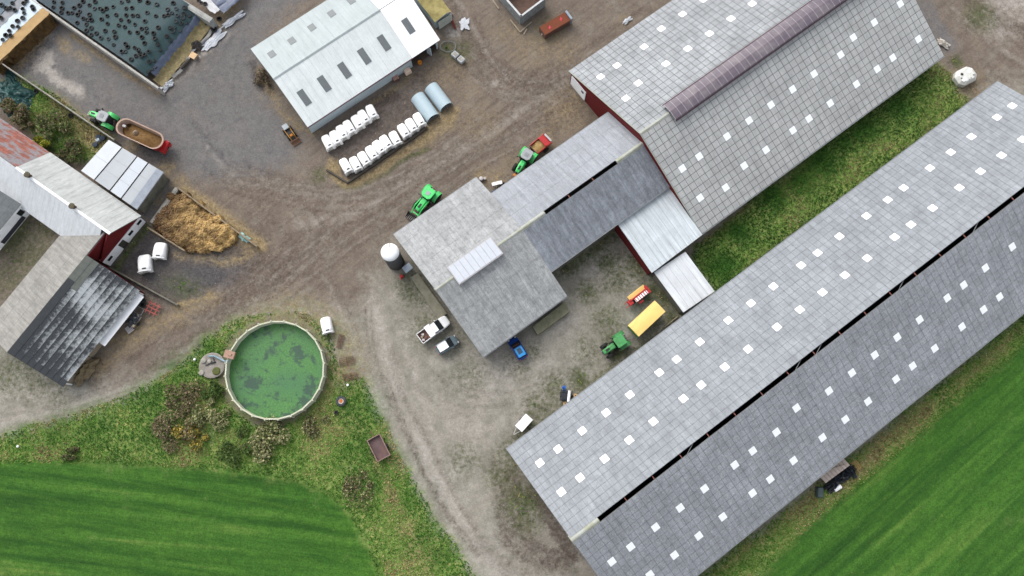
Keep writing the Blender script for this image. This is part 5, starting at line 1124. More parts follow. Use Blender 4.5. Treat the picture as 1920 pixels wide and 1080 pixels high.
# ---------------------------------------------------------------- silage clamps
def wall(name, label, p, q, z, th, m=M_conc, cat='wall', pieces=0):
    a, b = at(*p, z), at(*q, z); L = (b - a).length; o = thing(name, label, cat, (a.x, a.y, 0), bearing(a, b)); n = max(1, int(L / 2.5))
    for k in range(n): MB().box((k + .5) * L / n, 0, z / 2 - .1, L / n - .03, th, z + .2 + random.uniform(-.02, .02)).build('wall_panel', m, o)
    MB().box(L / 2, 0, z + .04, L, th * .5, .06).build('coping', m, o); return o
wall('clamp_wall', 'pale concrete clamp wall between green tyre-covered tarp and open pit', (-60, -84), (297, 165), 2.3, .36, mat('pale_wall', lin(186, 184, 178), var=.15, dirt=lin(120, 116, 104), dirt_amt=.4))
wall('clamp_wall', 'thin concrete clamp wall behind the green tractor and wagon', (-60, 76), (214, 262), 2.0, .2)
wall('clamp_wall', 'broad concrete clamp wall at the upper right of the green tarp', (300, -22), (396, 38), 2.2, .9, mat('pale_wall2', lin(172, 174, 170), var=.15, dirt=lin(110, 106, 98), dirt_amt=.4))
TA, TB = at(293, 160, 0), at(392, 36, 0); TW = (TB - TA).length; tdir = (TB - TA).normalized(); tback = (at(100, 28, 2.3) - at(295, 163, 2.3)).normalized()
def tarp_z(s, w): return .25 + 2.2 * min(1, max(0, s / 3.2)) ** .6 + .35 * math.sin(math.pi * min(1, max(0, w / TW))) * min(1, s / 4)
t = NT('green_silage_sheet'); p = t.pos(); a = t.noise(p, .1, 3, .5); b = t.noise(p, 1.4, 5, .65); c_ = t.noise(p, 6, 2, .7)
col = t.mix(t.mr(a, .42, .6), lin(60, 76, 84), lin(54, 82, 82)); col = t.mix(t.mr(b, .35, .7, 0, .5), col, lin(74, 92, 98)); col = t.mix(t.mr(c_, .4, .7, 0, .35), col, lin(40, 52, 58)); t.bump(b, .5, .1); M_gsheet = t.done(col, .7)
def sheetmesh(name, m, s0, s1, w0, w1, ns, nw, off=0.0, amp=.05):
    b = MB(); rg = []
    for s in np.linspace(s0, s1, ns): rg.append([tuple(TA + tback * s + tdir * w + Vector((0, 0, tarp_z(s, w) + off + random.uniform(-amp, amp)))) for w in np.linspace(w0, w1, nw)])
    return b.loft(rg, closed=False, cap=False).build(name, m, smooth=True)
o = sheetmesh('silage_sheet', M_gsheet, 1.2, 38, .1, TW - .4, 60, 22); tag(o, 'dark green silage sheet weighted with scattered tyres', 'sheet')
o = sheetmesh('sheet_flap', mat('blue_grey_film', lin(92, 102, 122), rough=.4, var=.3, scale=2), .3, 1.3, 1.0, TW - .3, 6, 26, .02, .12); tag(o, 'blue-grey sheet fold along the front of the green silage sheet', 'sheet')
o = sheetmesh('straw_edge', mat('spoiled_straw', lin(146, 132, 96), var=.35, scale=2.5, dirt=lin(96, 96, 54), dirt_amt=.7), -1.3, .4, .3, TW - .2, 6, 30, .1, .16); tag(o, 'bank of spoiled straw along the front of the green silage clamp', 'straw bank')
b = MB(); rg = [[tuple(TA + tback * (s + .25 * math.sin(w)) + tdir * w + Vector((0, 0, .25 + random.uniform(-.05, .08)))) for w in np.linspace(2.5, TW - .8, 22)] for s in (-1.9, -1.6, -1.35)]; o = b.loft(rg, closed=False, cap=False).build('film_strip', M_filmd, smooth=True); tag(o, 'narrow dark film strip lying in front of the straw bank', 'film')
# tyres
b = MB(); b.lathe([(.23, .03), (.29, 0), (.37, .03), (.4, .1), (.37, .17), (.29, .2), (.23, .17), (.23, .03)], 16); TY = bpy.data.meshes.new('tyre'); TY.from_pydata(b.v, [], b.f); TY.materials.append(M_tyre)
b2 = MB(); b2.lathe([(.23, .03), (.29, 0), (.37, .03), (.4, .1), (.37, .17), (.29, .2), (.23, .17), (.23, .03)], 16); TYd = bpy.data.meshes.new('tyre'); TYd.from_pydata(b2.v, [], b2.f); TYd.materials.append(M_tyre_d)
def tyre(px, py, z, label, group, dull=False, snap=False, s=1.0):
    p = at(px, py, z)
    if snap:
        for _ in range(3):
            v = Vector((p.x, p.y, 0)) - TA; v.z = 0; d = tdir.x * tback.y - tdir.y * tback.x; w = (v.x * tback.y - v.y * tback.x) / d; s_ = (tdir.x * v.y - tdir.y * v.x) / d; z = tarp_z(s_, w); p = at(px, py, z)
        if w < .35 or w > TW - .5 or s_ < .4: return
    o = bpy.data.objects.new('tyre', TYd if dull else TY); COL.objects.link(o); o.location = (p.x, p.y, z + .0); o.rotation_euler = (random.uniform(-.08, .08), random.uniform(-.08, .08), random.uniform(0, 6)); q = s * random.uniform(.78, 1.02); o.scale = (q, q, q); return tag(o, label, 'tyre', group)
TP = [(405,15),(400,55),(468,20),(465,62),(460,95),(512,98),(543,98),(556,60),(598,42),(600,88),(624,12),(583,112),(672,40),(714,14),(672,112),(626,140),(580,172),(650,185),(685,150),(656,152),(710,66),(752,66),(772,80),(800,65),(850,52),(805,120),(762,145),(807,178),(686,213),(790,232),(725,252),(757,285),(814,294),(866,278),(857,238),(853,338),(872,113),(908,150),(890,190),(936,203),(967,158),(948,115),(997,118),(1035,120),(948,65),(992,60),(960,5),(1048,5),(912,18),(1013,185),(1088,160),(1105,97),(1170,122),(1232,122),(1262,113),(1175,35),(1258,72),(1300,25),(1322,68),(1290,100),(1330,117),(1380,105),(1373,135),(1320,160),(1358,175),(1400,175),(1385,60),(1187,208),(1063,217),(1100,213),(1100,243),(1152,250),(1162,290),(1065,280),(972,243),(1032,245),(1085,325),(1184,333),(1115,387),(1203,376),(1252,273),(1280,305),(1276,210),(1310,208),(1297,235),(1348,230),(940,328),(958,352),(1010,358),(1038,375),(914,387),(943,390),(1047,395),(1020,420),(1058,422),(1085,410),(985,447),(962,470),(1120,465),(1157,458),(1167,502),(1115,535),(1140,520),(492,145),(520,165),(548,185),(588,210),(617,228),(650,232),(686,262),(715,292),(745,310),(772,333),(800,355),(830,382),(858,400),(885,418),(920,440),(1110,20),(1420,120)]
DULL = {(1105,97),(1175,35),(1088,160),(814,294),(757,285),(850,52),(912,18),(1258,72),(1322,68),(1373,135),(1320,160),(1297,235),(1348,230),(492,145),(520,165),(548,185),(588,210),(617,228),(715,292),(745,310),(772,333),(914,387),(1013,185),(710,66),(1330,117)}
for x, y in TP:
    o = tyre(x / 4, y / 4, 2.5, 'x', 'tyres on the green silage sheet', (x, y) in DULL, True)
    if o is None: continue
    px, py = x / 4, y / 4; dw = (py - .69 * (px - 60)); kind_ = 'dull grey tyre' if (x, y) in DULL else 'black tyre'
    where = 'in the row close along the pale clamp wall' if dw < -999 else None
    v = o.location - TA; d = tdir.x * tback.y - tdir.y * tback.x; w = (v.x * tback.y - v.y * tback.x) / d; s_ = (tdir.x * v.y - tdir.y * v.x) / d
    o['label'] = kind_ + (' on green silage sheet close along the pale clamp wall' if w < 1.5 else ' on green silage sheet next to its blue-grey fold' if s_ < 4.5 else ' on green silage sheet beside the broad clamp wall' if w > TW - 3.2 else ' on green silage sheet near the top edge of the photo' if py < 18 else ' on the lower open part of the green silage sheet' if s_ < 12 else ' on the upper open part of the green silage sheet')
# left clamp: cut face, white film with tyres, blue sheet
fd = (at(90, 27, 2.3) - at(2, 112, 2.3)); n_ = 26
M_sil = mat('silage_face', lin(104, 80, 46), var=.35, scale=1.5, dirt=lin(52, 38, 22), dirt_amt=.7, bump=.6); M_silt = mat('silage_top', lin(186, 154, 106), var=.15, scale=1.2)
e0, e1 = at(-16, 130, 2.3), at(92, 24, 2.3); f0, f1 = at(4, 138, 0), at(108, 44, 0); b = MB(); rg = []
inn = Vector((-.62, .1, 0)) * 3.0
for k in range(n_):
    s = k / (n_ - 1); top = e0.lerp(e1, s); bot = f0.lerp(f1, s); j = lambda a_: random.uniform(-a_, a_)
    rg.append([tuple(bot + Vector((j(.2) + .3, j(.2) - .2, -.2))), tuple(bot.lerp(top, .2) + Vector((j(.25), j(.25), j(.1) - .2))), tuple(bot.lerp(top, .55) + Vector((j(.2), j(.2), j(.15)))), tuple(bot.lerp(top, .85) + Vector((j(.2) + .15, j(.2) - .1, j(.1) + .2))), tuple(top + Vector((j(.15), j(.15), 0)))])
stk = thing('silage_stack', 'cut silage stack with dark brown face at the head of the open pit', 'silage')
b.loft(rg, closed=False, cap=False).build('cut_face', M_sil, stk)
def band(name, label, m, pa, pb, qa, qb, z, n=20, amp=.06, cat='sheet'):
    b = MB(); rg = []
    for k in range(n):
        s = k / (n - 1); a = at(*pa, z).lerp(at(*pb, z), s); c = at(*qa, z).lerp(at(*qb, z), s); rg.append([tuple(a.lerp(c, f) + Vector((random.uniform(-amp, amp), random.uniform(-amp, amp), random.uniform(-amp, amp) * .6))) for f in np.linspace(0, 1, 7)])
    o = b.loft(rg, closed=False, cap=False).build(name, m, smooth=True); return tag(o, label, cat)
o = band('top_layer', 'tan band', M_silt, (-18, 132), (94, 24), (-30, 112), (78, 14), 2.32, amp=.05, cat='silage')
o.parent = stk
for k_ in ('label', 'category', 'kind'): del o[k_]
band('film_sheet', 'white film strip holding a row of tyres above the silage face', mat('white_film', lin(196, 212, 222), rough=.4, var=.12), (-30, 114), (80, 14), (-45, 92), (60, -6), 2.36)
band('film_sheet', 'grey film strip behind the white film in the upper left clamp', mat('grey_film', lin(134, 138, 144), rough=.5, var=.2), (-45, 93), (62, -6), (-58, 80), (48, -18), 2.38)
band('silage_sheet', 'blue-green silage sheet filling the upper left corner', mat('blue_green_sheet', lin(78, 104, 122), rough=.5, var=.3, scale=.5, dirt=lin(92, 96, 92), dirt_amt=.7), (-58, 81), (50, -18), (-160, -60), (-40, -130), 2.42, amp=.1)
for x, y in [(470,100),(485,135),(330,262),(255,305),(185,380),(262,388),(135,448),(85,512),(155,515),(40,575),(350,190)]: tyre(x / 7.71, y / 7.71, 2.45, 'tyre on the white film strip in the upper left corner', 'tyres on the white film strip', x % 2 == 0)
for x, y in [(25,75),(180,45),(120,125),(215,145),(15,260),(345,50),(330,130),(150,115),(385,10),(90,120)]: tyre(x / 7.71, y / 7.71, 2.5, 'tyre lying on the blue-green sheet in the upper left corner', 'tyres on the blue-green sheet', x % 3 > 0)
# right clamp beyond the broad wall
o = band('silage_sheet', 'crumpled blue-grey sheet at the top edge beyond the broad clamp wall', mat('slate_sheet', lin(96, 106, 128), rough=.45, var=.3), (392, -4), (418, 26), (470, -60), (452, -4), 1.4, 14, .15)
o = band('film_sheet', 'narrow white film strip with tyres beside the broad clamp wall', mat('white_film2', lin(198, 200, 202), rough=.5, var=.15), (362, -6), (402, 26), (376, -22), (412, 18), 1.7, 12, .1)
for px, py in [(373, 2), (378, 6), (385, 8), (368, -4)]: tyre(px, py, 1.75, 'tyre on the narrow white film beside the broad clamp wall', 'tyres by the broad clamp wall')
for px, py, lab in [(411, 36, 'tyre lying at the end of the broad clamp wall'), (402, 56, 'tyre lying in spoiled straw below the broad clamp wall'), (389, 44, 'tyre leaning between the broad wall and straw bank')]: tyre(px, py, .15, lab, 'tyres at the clamp front', s=1.3)
tyre(68, 172, .1, 'tyre on dry grass beside the dark green tarpaulin', 'loose tyres by the thin wall'); tyre(133, 217, .1, 'tyre lying against the thin wall near the tractor', 'loose tyres by the thin wall')
def crumple(name, label, m, px, py, w, h, amp, ang=0, cat='sheet', n=14, seed=0, base=.1):
    r = random.Random(seed); c = at(px, py, 0); b = MB(); rg = []
    ph = [r.uniform(0, 6) for _ in range(6)]
    for i in range(n):
        row = []
        for k in range(n):
            x, y = (i / (n - 1) - .5), (k / (n - 1) - .5); ed = 1 + .18 * math.sin(ph[0] + 5 * math.atan2(y, x)) + .1 * math.sin(ph[1] + 9 * math.atan2(y, x))
            z = base + amp * max(0, 1 - 3.6 * (x * x + y * y)) * (.5 + abs(math.sin(ph[2] + x * 11 + y * 5)) * .5 + .4 * abs(math.sin(ph[3] + y * 13 - x * 7))) + r.uniform(-.12, .12) * amp
            q = math.cos(R(ang)), math.sin(R(ang)); X, Y = x * w * ed, y * h * ed; row.append((X * q[0] - Y * q[1], X * q[1] + Y * q[0], z))
        rg.append(row)
    o = b.loft(rg, closed=False, cap=False).build(name, m); o.location = (c.x, c.y, 0); return tag(o, label, cat)
crumple('tarpaulin', 'crumpled dark green tarpaulin at the left edge below the thin wall', mat('dark_green_tarp', lin(38, 76, 74), rough=.45, var=.35, scale=.8), 26, 180, 7.2, 4.6, .9, -50, n=24, seed=3)
crumple('film_scrap', 'pale blue film scrap in front of the clamp wall end', M_film, 314, 160, 2.2, 1.2, .3, 50, 'film', seed=4)
crumple('film_scrap', 'large pale film scrap on the yard beside spoiled straw', M_film, 400, 76, 4.2, 1.6, .12, 45, 'film', seed=5)
crumple('film_scrap', 'long white film scrap trailing from the broad wall', M_film, 437, 38, 4.0, 1.0, .3, 40, 'film', seed=6)
crumple('rubbish_heap', 'dark rubbish heap beside the wooden crate on the yard', mat('dark_rubbish', lin(84, 78, 74), var=.5, scale=4), 369, 86, 1.7, 1.6, .8, 20, 'rubbish', seed=7)
c = at(362, 104, .6); cr = thing('crate', 'pale wooden crate between the rubbish heap and dark roll', 'crate', (c.x, c.y, 0), R(-30))
for k in range(5): MB().box(-.44 + .22 * k, 0, .62, .2, 1.0, .05).build('slat', mat('fresh_wood', lin(226, 192, 150)), cr)
MB().box(0, 0, .3, 1.0, .9, .58).build('crate_body', M_wood, cr)
c = at(347, 120, .3); o = MB().bar((-1, 0, .32), (1, 0, .32), .6, n=12).build('film_roll', mat('dark_roll', lin(80, 74, 66), var=.4)); o.location = (c.x, c.y, 0); o.rotation_euler = (0, 0, R(52)); tag(o, 'dark mud-covered roll lying below the pale crate', 'roll')

# ---------------------------------------------------------------- straw and manure bunker
wall('bunker_wall', 'long low concrete wall along the upper right of the straw heap', (333, 352), (482, 462), .9, .25, mat('bunker_concrete', lin(150, 134, 110), var=.25, dirt=lin(110, 96, 70)))
wall('bunker_wall', 'low concrete wall between straw heap and wet slab', (276, 426), (346, 470), .9, .25, mat('bunker_concrete', lin(150, 134, 110)))
wall('bunker_wall', 'short pale concrete wall at the upper left of the straw heap', (332, 352), (284, 418), .7, .7, M_conc)
wall('bunker_wall', 'low mossy wall running from lichen shed along the wet slab', (206, 502), (333, 572), .8, .22, M_concd)
hp_ = P2([(328, 358), (352, 366), (400, 402), (444, 438), (440, 458), (425, 460), (390, 474), (352, 474), (312, 445), (286, 428), (296, 400)]); xs = [p[0] for p in hp_]; ys = [p[1] for p in hp_]
X, Y = np.meshgrid(np.arange(min(xs) - .6, max(xs) + .6, .16), np.arange(min(ys) - .6, max(ys) + .6, .16))
ins = inpoly(hp_, X, Y); ed = np.full(X.shape, 99.)
for (x0, y0), (x1, y1) in zip(hp_, hp_[1:] + hp_[:1]):
    dx, dy = x1 - x0, y1 - y0; tq = np.clip(((X - x0) * dx + (Y - y0) * dy) / (dx * dx + dy * dy), 0, 1); ed = np.minimum(ed, np.hypot(X - x0 - tq * dx, Y - y0 - tq * dy))
ed = np.where(ins, ed, -ed); rr = np.random.default_rng(5); H_ = np.clip(ed / 1.6, -.3, 1) * 1.2
for _ in range(260):
    i = rr.integers(0, X.shape[0]); j = rr.integers(0, X.shape[1]); r = rr.uniform(.3, .95); d = ((X - X[i, j]) ** 2 + (Y - Y[i, j]) ** 2) / r ** 2
    H_ = np.maximum(H_, np.where((d < 1) & (ed[i, j] > .1), H_[i, j] * .8 + r * .6 * np.sqrt(np.clip(1 - d, 0, 1)), -9))
H_ += rr.uniform(-.11, .11, X.shape); hx, hy = X.shape[1], X.shape[0]; base_ = np.arange(hy - 1)[:, None] * hx + np.arange(hx - 1)[None, :]; qd = np.stack([base_, base_ + 1, base_ + hx + 1, base_ + hx], -1)[(H_[:-1, :-1] > -.12)]
me = bpy.data.meshes.new('straw_heap'); me.from_pydata(np.stack([X, Y, H_], -1).reshape(-1, 3).tolist(), [], qd.reshape(-1, 4).tolist()); me.update()
t = NT('straw_manure'); p = t.pos(); a = t.noise(p, .32, 3, .5); b_ = t.noise(p, .95, 6, .7); c_ = t.noise(p, 7, 3, .8)
g_ = t.n('ShaderNodeSeparateXYZ'); t.l(p, g_.inputs[0]); ctr = at(325, 405); u_ = t.math('ADD', t.math('MULTIPLY', t.math('SUBTRACT', g_.outputs[0], ctr.x), .12), t.math('MULTIPLY', t.math('SUBTRACT', a, .5), 1.6))
col = t.mix(t.mr(u_, .0, .8), lin(80, 56, 38), lin(198, 164, 106)); col = t.mix(t.mr(b_, .44, .6, 0, .85), col, lin(88, 62, 36)); col = t.mix(t.mr(c_, .45, .75, 0, .5), col, lin(206, 178, 128)); t.bump(c_, .6, .08); me.materials.append(t.done(col, .9))  # noise blotches: dark brown lumps, plus crevice shade put into the colour
o = link('straw_heap', me); tag(o, 'lumpy golden-brown straw manure heap in the bunker', 'straw heap')
crumple('film_scrap', 'turquoise and dark film scrap at the end of the bunker wall', mat('turquoise_film', lin(150, 190, 186), rough=.4, var=.3), 458, 446, 1.8, .9, .25, -35, 'film', seed=9)

# rusty plant along the lichen shed
c = at(286, 578, .5); hw_ = thing('red_harrow', 'faded red harrow frame standing by the white shed wall', 'harrow', (c.x, c.y, 0), R(-25)); M_fr = mat('faded_red', lin(182, 92, 84), var=.25)
for k in (-1, 0, 1):
    MB().bar((-1.1, k * .6, .45), (1.1, k * .6, .45), .12).build('beam', M_fr, hw_); MB().bar((k * .7, -1.0, .5), (k * .7, 1.0, .5), .1).build('cross_beam', M_fr, hw_)
    for j in (-.7, 0, .7): MB().bar((j, k * .6, .45), (j + .15, k * .6, 0), .06).build('tine', M_rust, hw_)
c = at(262, 583, .3); o = MB().bar((-.5, -.6, .5), (.5, -.6, .5), .07).bar((-.5, .6, .5), (.5, .6, .5), .07).bar((-.5, -.6, .5), (-.5, .6, .5), .07).bar((.5, -.6, .5), (.5, .6, .5), .07).bar((-.45, -.55, .5), (-.45, -.55, 0), .06).bar((.45, .55, .5), (.45, .55, 0), .06).bar((.45, -.55, .5), (.45, -.55, 0), .06).bar((-.45, .55, .5), (-.45, .55, 0), .06).build('steel_stand', M_gutter); o.location = (c.x, c.y, 0); o.rotation_euler = (0, 0, R(65)); tag(o, 'pale steel stand left of the red harrow', 'stand')
tyre(269, 564, .1, 'upper of two tyres by the white shed wall', 'tyres by the white shed wall', s=1.2); tyre(268, 571, .12, 'lower of two tyres by the white shed wall', 'tyres by the white shed wall', s=1.3)
c = at(253, 601, .5); ut = thing('utility_cart', 'dark cart under black film by the white shed wall', 'cart', (c.x, c.y, 0), R(58)); MB().box(0, 0, .55, 1.9, 1.1, .35).build('tray', M_wood, ut)
crumple('film_scrap', 'bunched black film lying on the cart by the shed wall', M_filmd, 254, 602, 2.0, 1.3, .4, 40, 'film', seed=12, base=.75)
for sy in (-1, 1): wheel(ut, -.2, sy * .62, .3, .3, .18)
c = at(242, 617, .3); pa = thing('pallet', 'pale grey pallet standing beside the dark cart', 'pallet', (c.x, c.y, 0), R(40))
for k in range(5): MB().box(-.4 + .2 * k, 0, .2, .14, 1.1, .04).build('slat', M_frame, pa)
for y in (-.45, 0, .45): MB().box(0, y, .1, 1.0, .1, .16).build('bearer', M_wood, pa)
o = crumple('earth_bank', 'earth and board bank at the black shed corner', mat('bank_earth', lin(134, 118, 92), var=.3, dirt=lin(92, 92, 64)), 160, 695, 2.2, 4.2, 1.1, -35, 'earth bank', seed=13)

# ---------------------------------------------------------------- top edge: pen, rust-red container, odds and ends
pn = thing('block_pen', 'roofless grey block pen with rubble inside at the top edge', 'pen', at(985, 15, 0)); c0 = at(985, 15, 0)
corn = [at(935, -18, 2.4), at(977, 30, 2.4), at(1022, -4, 2.4), at(985, -50, 2.4)]
M_blk = mat('grey_blocks', lin(150, 154, 154), var=.3, scale=2, dirt=lin(92, 96, 96), dirt_amt=.5); M_blkt = mat('block_top', lin(204, 206, 206), var=.1)
for i in range(4):
    a, b = corn[i] - c0, corn[(i + 1) % 4] - c0; a.z = b.z = 0; L = (b - a).length; an = bearing(a, b); nb = int(L / .9)
    for k in range(nb):
        for j in range(3):
            q = a.lerp(b, (k + .5) / nb); MB().box(q.x, q.y, .4 + j * .78, L / nb - .03, .28, .75, rz=an).build('block', M_blk, pn)
    q = (a + b) / 2; MB().box(q.x, q.y, 2.4, L + .28, .3, .08, rz=an).build('coping', M_blkt, pn)
MB().prism([tuple((p - c0)[:2]) for p in corn], -.1, .15).build('pen_floor', mat('pen_earth', lin(112, 88, 76), var=.3, dirt=lin(70, 56, 52)), pn)
P = [at(1011, 50, 1.3), at(1059, 22, 1.3), at(1070, 38, 1.3), at(1022, 66, 1.3)]; c = sum(P, Vector()) / 4; a_ = bearing(P[0], P[1]); Lc = (P[1] - P[0]).length; Wc = (P[3] - P[0]).length
rc = thing('waste_container', 'low rust-red container with two pink paint crosses beside the block pen', 'container', (c.x, c.y, 0), a_)
MB().box(0, 0, .6, Lc, Wc, 1.2).build('body', M_rust, rc, bevel=.04); MB().box(0, 0, 1.24, Lc - .08, Wc - .08, .06).build('lid', mat('rust_red_lid', lin(120, 62, 36), var=.15), rc); MB().box(Lc / 2 + .2, 0, .75, .35, Wc * .95, 1.5).build('end_step', mat('blue_grey_step', lin(150, 162, 172)), rc)
M_pink = mat('pink_paint', lin(226, 70, 96), var=.1)
for x, y in ((-1.1, -.15), (1.25, .15)): MB().box(x, y, 1.285, .62, .14, .012, rz=1.1).box(x, y, 1.29, .4, .12, .012, rz=-.2).build('paint_cross', M_pink, rc)
c = at(1018, 64, .1); o = MB().lathe([(.02, 0), (.22, 0), (.26, .4), (.2, .45), (.02, .45)], 12).build('bucket', M_white); o.location = (c.x, c.y, 0); tag(o, 'white bucket at the corner of the rust-red container', 'bucket')
def plank(px0, py0, px1, py1, label, w=.18, m=M_wood, z=.12, name='plank', cat='plank'):
    a, b = at(px0, py0, z), at(px1, py1, z); c = (a + b) / 2; L = (b - a).length; o = MB().box(0, 0, 0, L, w, .08).build(name, m); o.location = (c.x, c.y, z); o.rotation_euler = (0, 0, bearing(a, b)); return tag(o, label, cat)
plank(957, 37, 975, 60, 'plank leaning left of the block pen corner'); plank(975, 60, 997, 41, 'plank lying right of the block pen corner'); plank(924, 0, 935, 16, 'plank lying left of the block pen at the top edge'); plank(815, 0, 826, 13, 'plank beside the olive canvas lean-to'); plank(982, 64, 988, 54, 'short plank below the block pen corner', .14)
M_ibc = mat('grey_tank_plastic', lin(186, 190, 192), rough=.5, var=.15)
c = at(859, 107, .5); tr_ = thing('water_trough', 'pair of grey plastic tanks below the hose ring', 'tank', (c.x, c.y, 0), R(-42))
for x in (-.62, .62): q = MB().box(x, 0, .35, 1.1, .95, .7).build('tank_half', M_ibc, tr_, bevel=.08); MB().box(x, 0, .71, .7, .55, .05).build('lid', M_conc, q)
MB().box(0, 0, .6, .1, 1.0, .3).build('strap', M_dark, tr_)
c = at(840, 87, .1); m = MB(); m.tube([(1.25 * math.cos(a), .95 * math.sin(a), .1 + .03 * math.sin(3 * a)) for a in np.linspace(0, 2 * math.pi, 40)], .07, 6); o = m.build('hose', mat('grey_hose', lin(132, 138, 138))); o.location = (c.x, c.y, 0); tag(o, 'grey hose laid in an oval ring beside the white barn', 'hose')
o = plank(842, 25, 854, 54, 'rusty girder lying beside the canvas lean-to', .4, mat('rust_girder', lin(112, 50, 42), var=.3), .15, 'girder', 'girder')
crumple('rag_heap', 'pinkish bundle at the top of the rusty girder', mat('pink_rag', lin(200, 180, 176), var=.3), 843, 27, .9, .8, .5, 0, 'bundle', seed=21)
crumple('film_scrap', 'pale film scrap on the mud right of the rusty girder', M_film, 871, 45, 1.4, 1.9, .06, 0, 'film', seed=22)
crumple('film_scrap', 'white film scrap at the cow barn upper eave', M_film, 1176, 39, 1.6, .7, .15, 40, 'film', seed=23)
crumple('stone_heap', 'pale broken stone heap at the cow barn far corner', mat('pale_stone', lin(208, 202, 190), var=.15), 1768, 82, 2.0, 1.0, .4, -40, 'stone heap', seed=24)
c = at(742, 147, .4); cr = thing('crate', 'reddish slatted crate against the white barn wall', 'crate', (c.x, c.y, 0), R(30)); MB().box(0, 0, .35, 1.0, .75, .7).build('crate_body', M_rust, cr)
for k in range(4): MB().box(-.36 + .24 * k, 0, .72, .18, .78, .04).build('slat', mat('reddish_slat', lin(190, 150, 136)), cr)
c = at(764, 133, .5); o = MB().box(0, 0, .45, 1.15, .95, .9, top=.85).build('feed_tub', mat('peach_plastic', lin(240, 212, 190), var=.05), bevel=.12, seg=2); o.location = (c.x, c.y, 0); o.rotation_euler = (0, 0, .6); tag(o, 'peach-coloured plastic tub against the white barn wall', 'tub')
c = at(787, 117, .3); o = MB().lathe([(.02, 0), (.3, 0), (.34, .5), (.26, .52), (.02, .4)], 12).build('bucket', mat('orange_plastic', lin(226, 140, 40))); o.location = (c.x, c.y, 0); tag(o, 'orange bucket at the white barn wall end', 'bucket')
# low kerb round the hutch pen
for a, b, lab in (((612, 318), (652, 342), 'low dark kerb closing the left end of the hutch pen'), ((652, 342), (800, 240), 'low dark kerb along the lower hutch row')): wall('pen_kerb', lab, a, b, .35, .3, mat('dark_kerb', lin(84, 78, 70), var=.3), 'kerb')
# white underground-tank lid
c = at(1810, 143, .6); wt = thing('white_tank', 'white faceted fibreglass tank between the two big barns', 'tank', (c.x, c.y, 0), R(28)); M_fib = mat('white_fibreglass', lin(228, 228, 222), rough=.4, var=.06, dirt=lin(170, 168, 156), dirt_amt=.4)
def octo(a, b, ch, z): return [(a, -b + ch, z), (a, b - ch, z), (a - ch, b, z), (-a + ch, b, z), (-a, b - ch, z), (-a, -b + ch, z), (-a + ch, -b, z), (a - ch, -b, z)]
MB().loft([octo(1.7, 1.3, .7, -.1), octo(1.72, 1.32, .7, .7), octo(1.2, .9, .5, 1.15)]).build('body', M_fib, wt)
for x, y, m_, r in ((-.7, .45, M_dark, .22), (-1.15, -.1, M_dark, .1), (.9, -.5, M_gutter, .14), (.2, -.75, M_dark, .08), (-.2, -.8, M_dark, .07)): MB().lathe([(r, .6), (r, 1.2), (.02, 1.22)], 12, (x, y, 0)).build('fitting', m_, wt)
for x, y in ((.75, .35), (-.85, -.45)): MB().box(x, y, 1.14, .9, .5, .1, rz=.3).build('hatch', M_carw, wt, bevel=.03)
# things by the milking house
c = at(932, 344, .8); o = MB().box(0, 0, .7, 1.6, .55, .5).box(-.5, 0, .22, .1, .4, .45).box(.5, 0, .22, .1, .4, .45).build('feed_trough', M_white, bevel=.03); o.location = (c.x, c.y, 0); o.rotation_euler = (0, 0, .25); tag(o, 'white trough behind the milking house corner', 'trough')
c = at(941, 350, .5); ob = thing('open_crate', 'dark open crate beside the white trough', 'crate', (c.x, c.y, 0), .35)
for x, y, sx, sy in ((0, .5, 1.2, .08), (0, -.5, 1.2, .08), (.56, 0, .08, .92), (-.56, 0, .08, .92)): MB().box(x, y, .4, sx, sy, .8).build('side_board', mat('brown_board', lin(96, 80, 64)), ob)
MB().box(0, 0, .05, 1.1, .9, .1).build('bottom', M_dark, ob)
c = at(928, 361, .5); o = MB().box(0, 0, .4, .9, .6, .8).box(.2, .1, .9, .4, .35, .3).build('drum', mat('navy_plastic', lin(34, 58, 116), rough=.4), bevel=.1, seg=2); o.location = (c.x, c.y, 0); o.rotation_euler = (0, 0, .5); tag(o, 'navy blue drum below the white trough', 'drum')
c = at(902, 335, .5); o = MB().lathe([(.02, 0), (.3, 0), (.3, .7), (.02, .75)], 12).lathe([(.02, 0), (.2, 0), (.2, .5), (.02, .5)], 10, (.55, .1, 0)).build('milk_churn', M_frame); o.location = (c.x, c.y, 0); tag(o, 'bright metal churn pair at the building upper corner', 'churn')
c = at(753, 518, .4); o = MB().box(0, 0, .4, .55, .5, .7, top=.8).box(-.3, -.2, .15, .3, .15, .25).build('fire_cart', M_redp, bevel=.05); o.location = (c.x, c.y, 0); o.rotation_euler = (0, 0, .7); tag(o, 'small red cart below the feed silo', 'cart')
plank(1143, 641, 1143, 641.1, 'x') if False else None
plank(1246, 613, 1271, 593, 'long pale rail lying at the long barn eave', .12, M_wood, .1, 'rail', 'rail')
plank(1168, 478, 1167, 462, 'pale post lying by the red annex wall', .1, M_wood, .12, 'post', 'post')
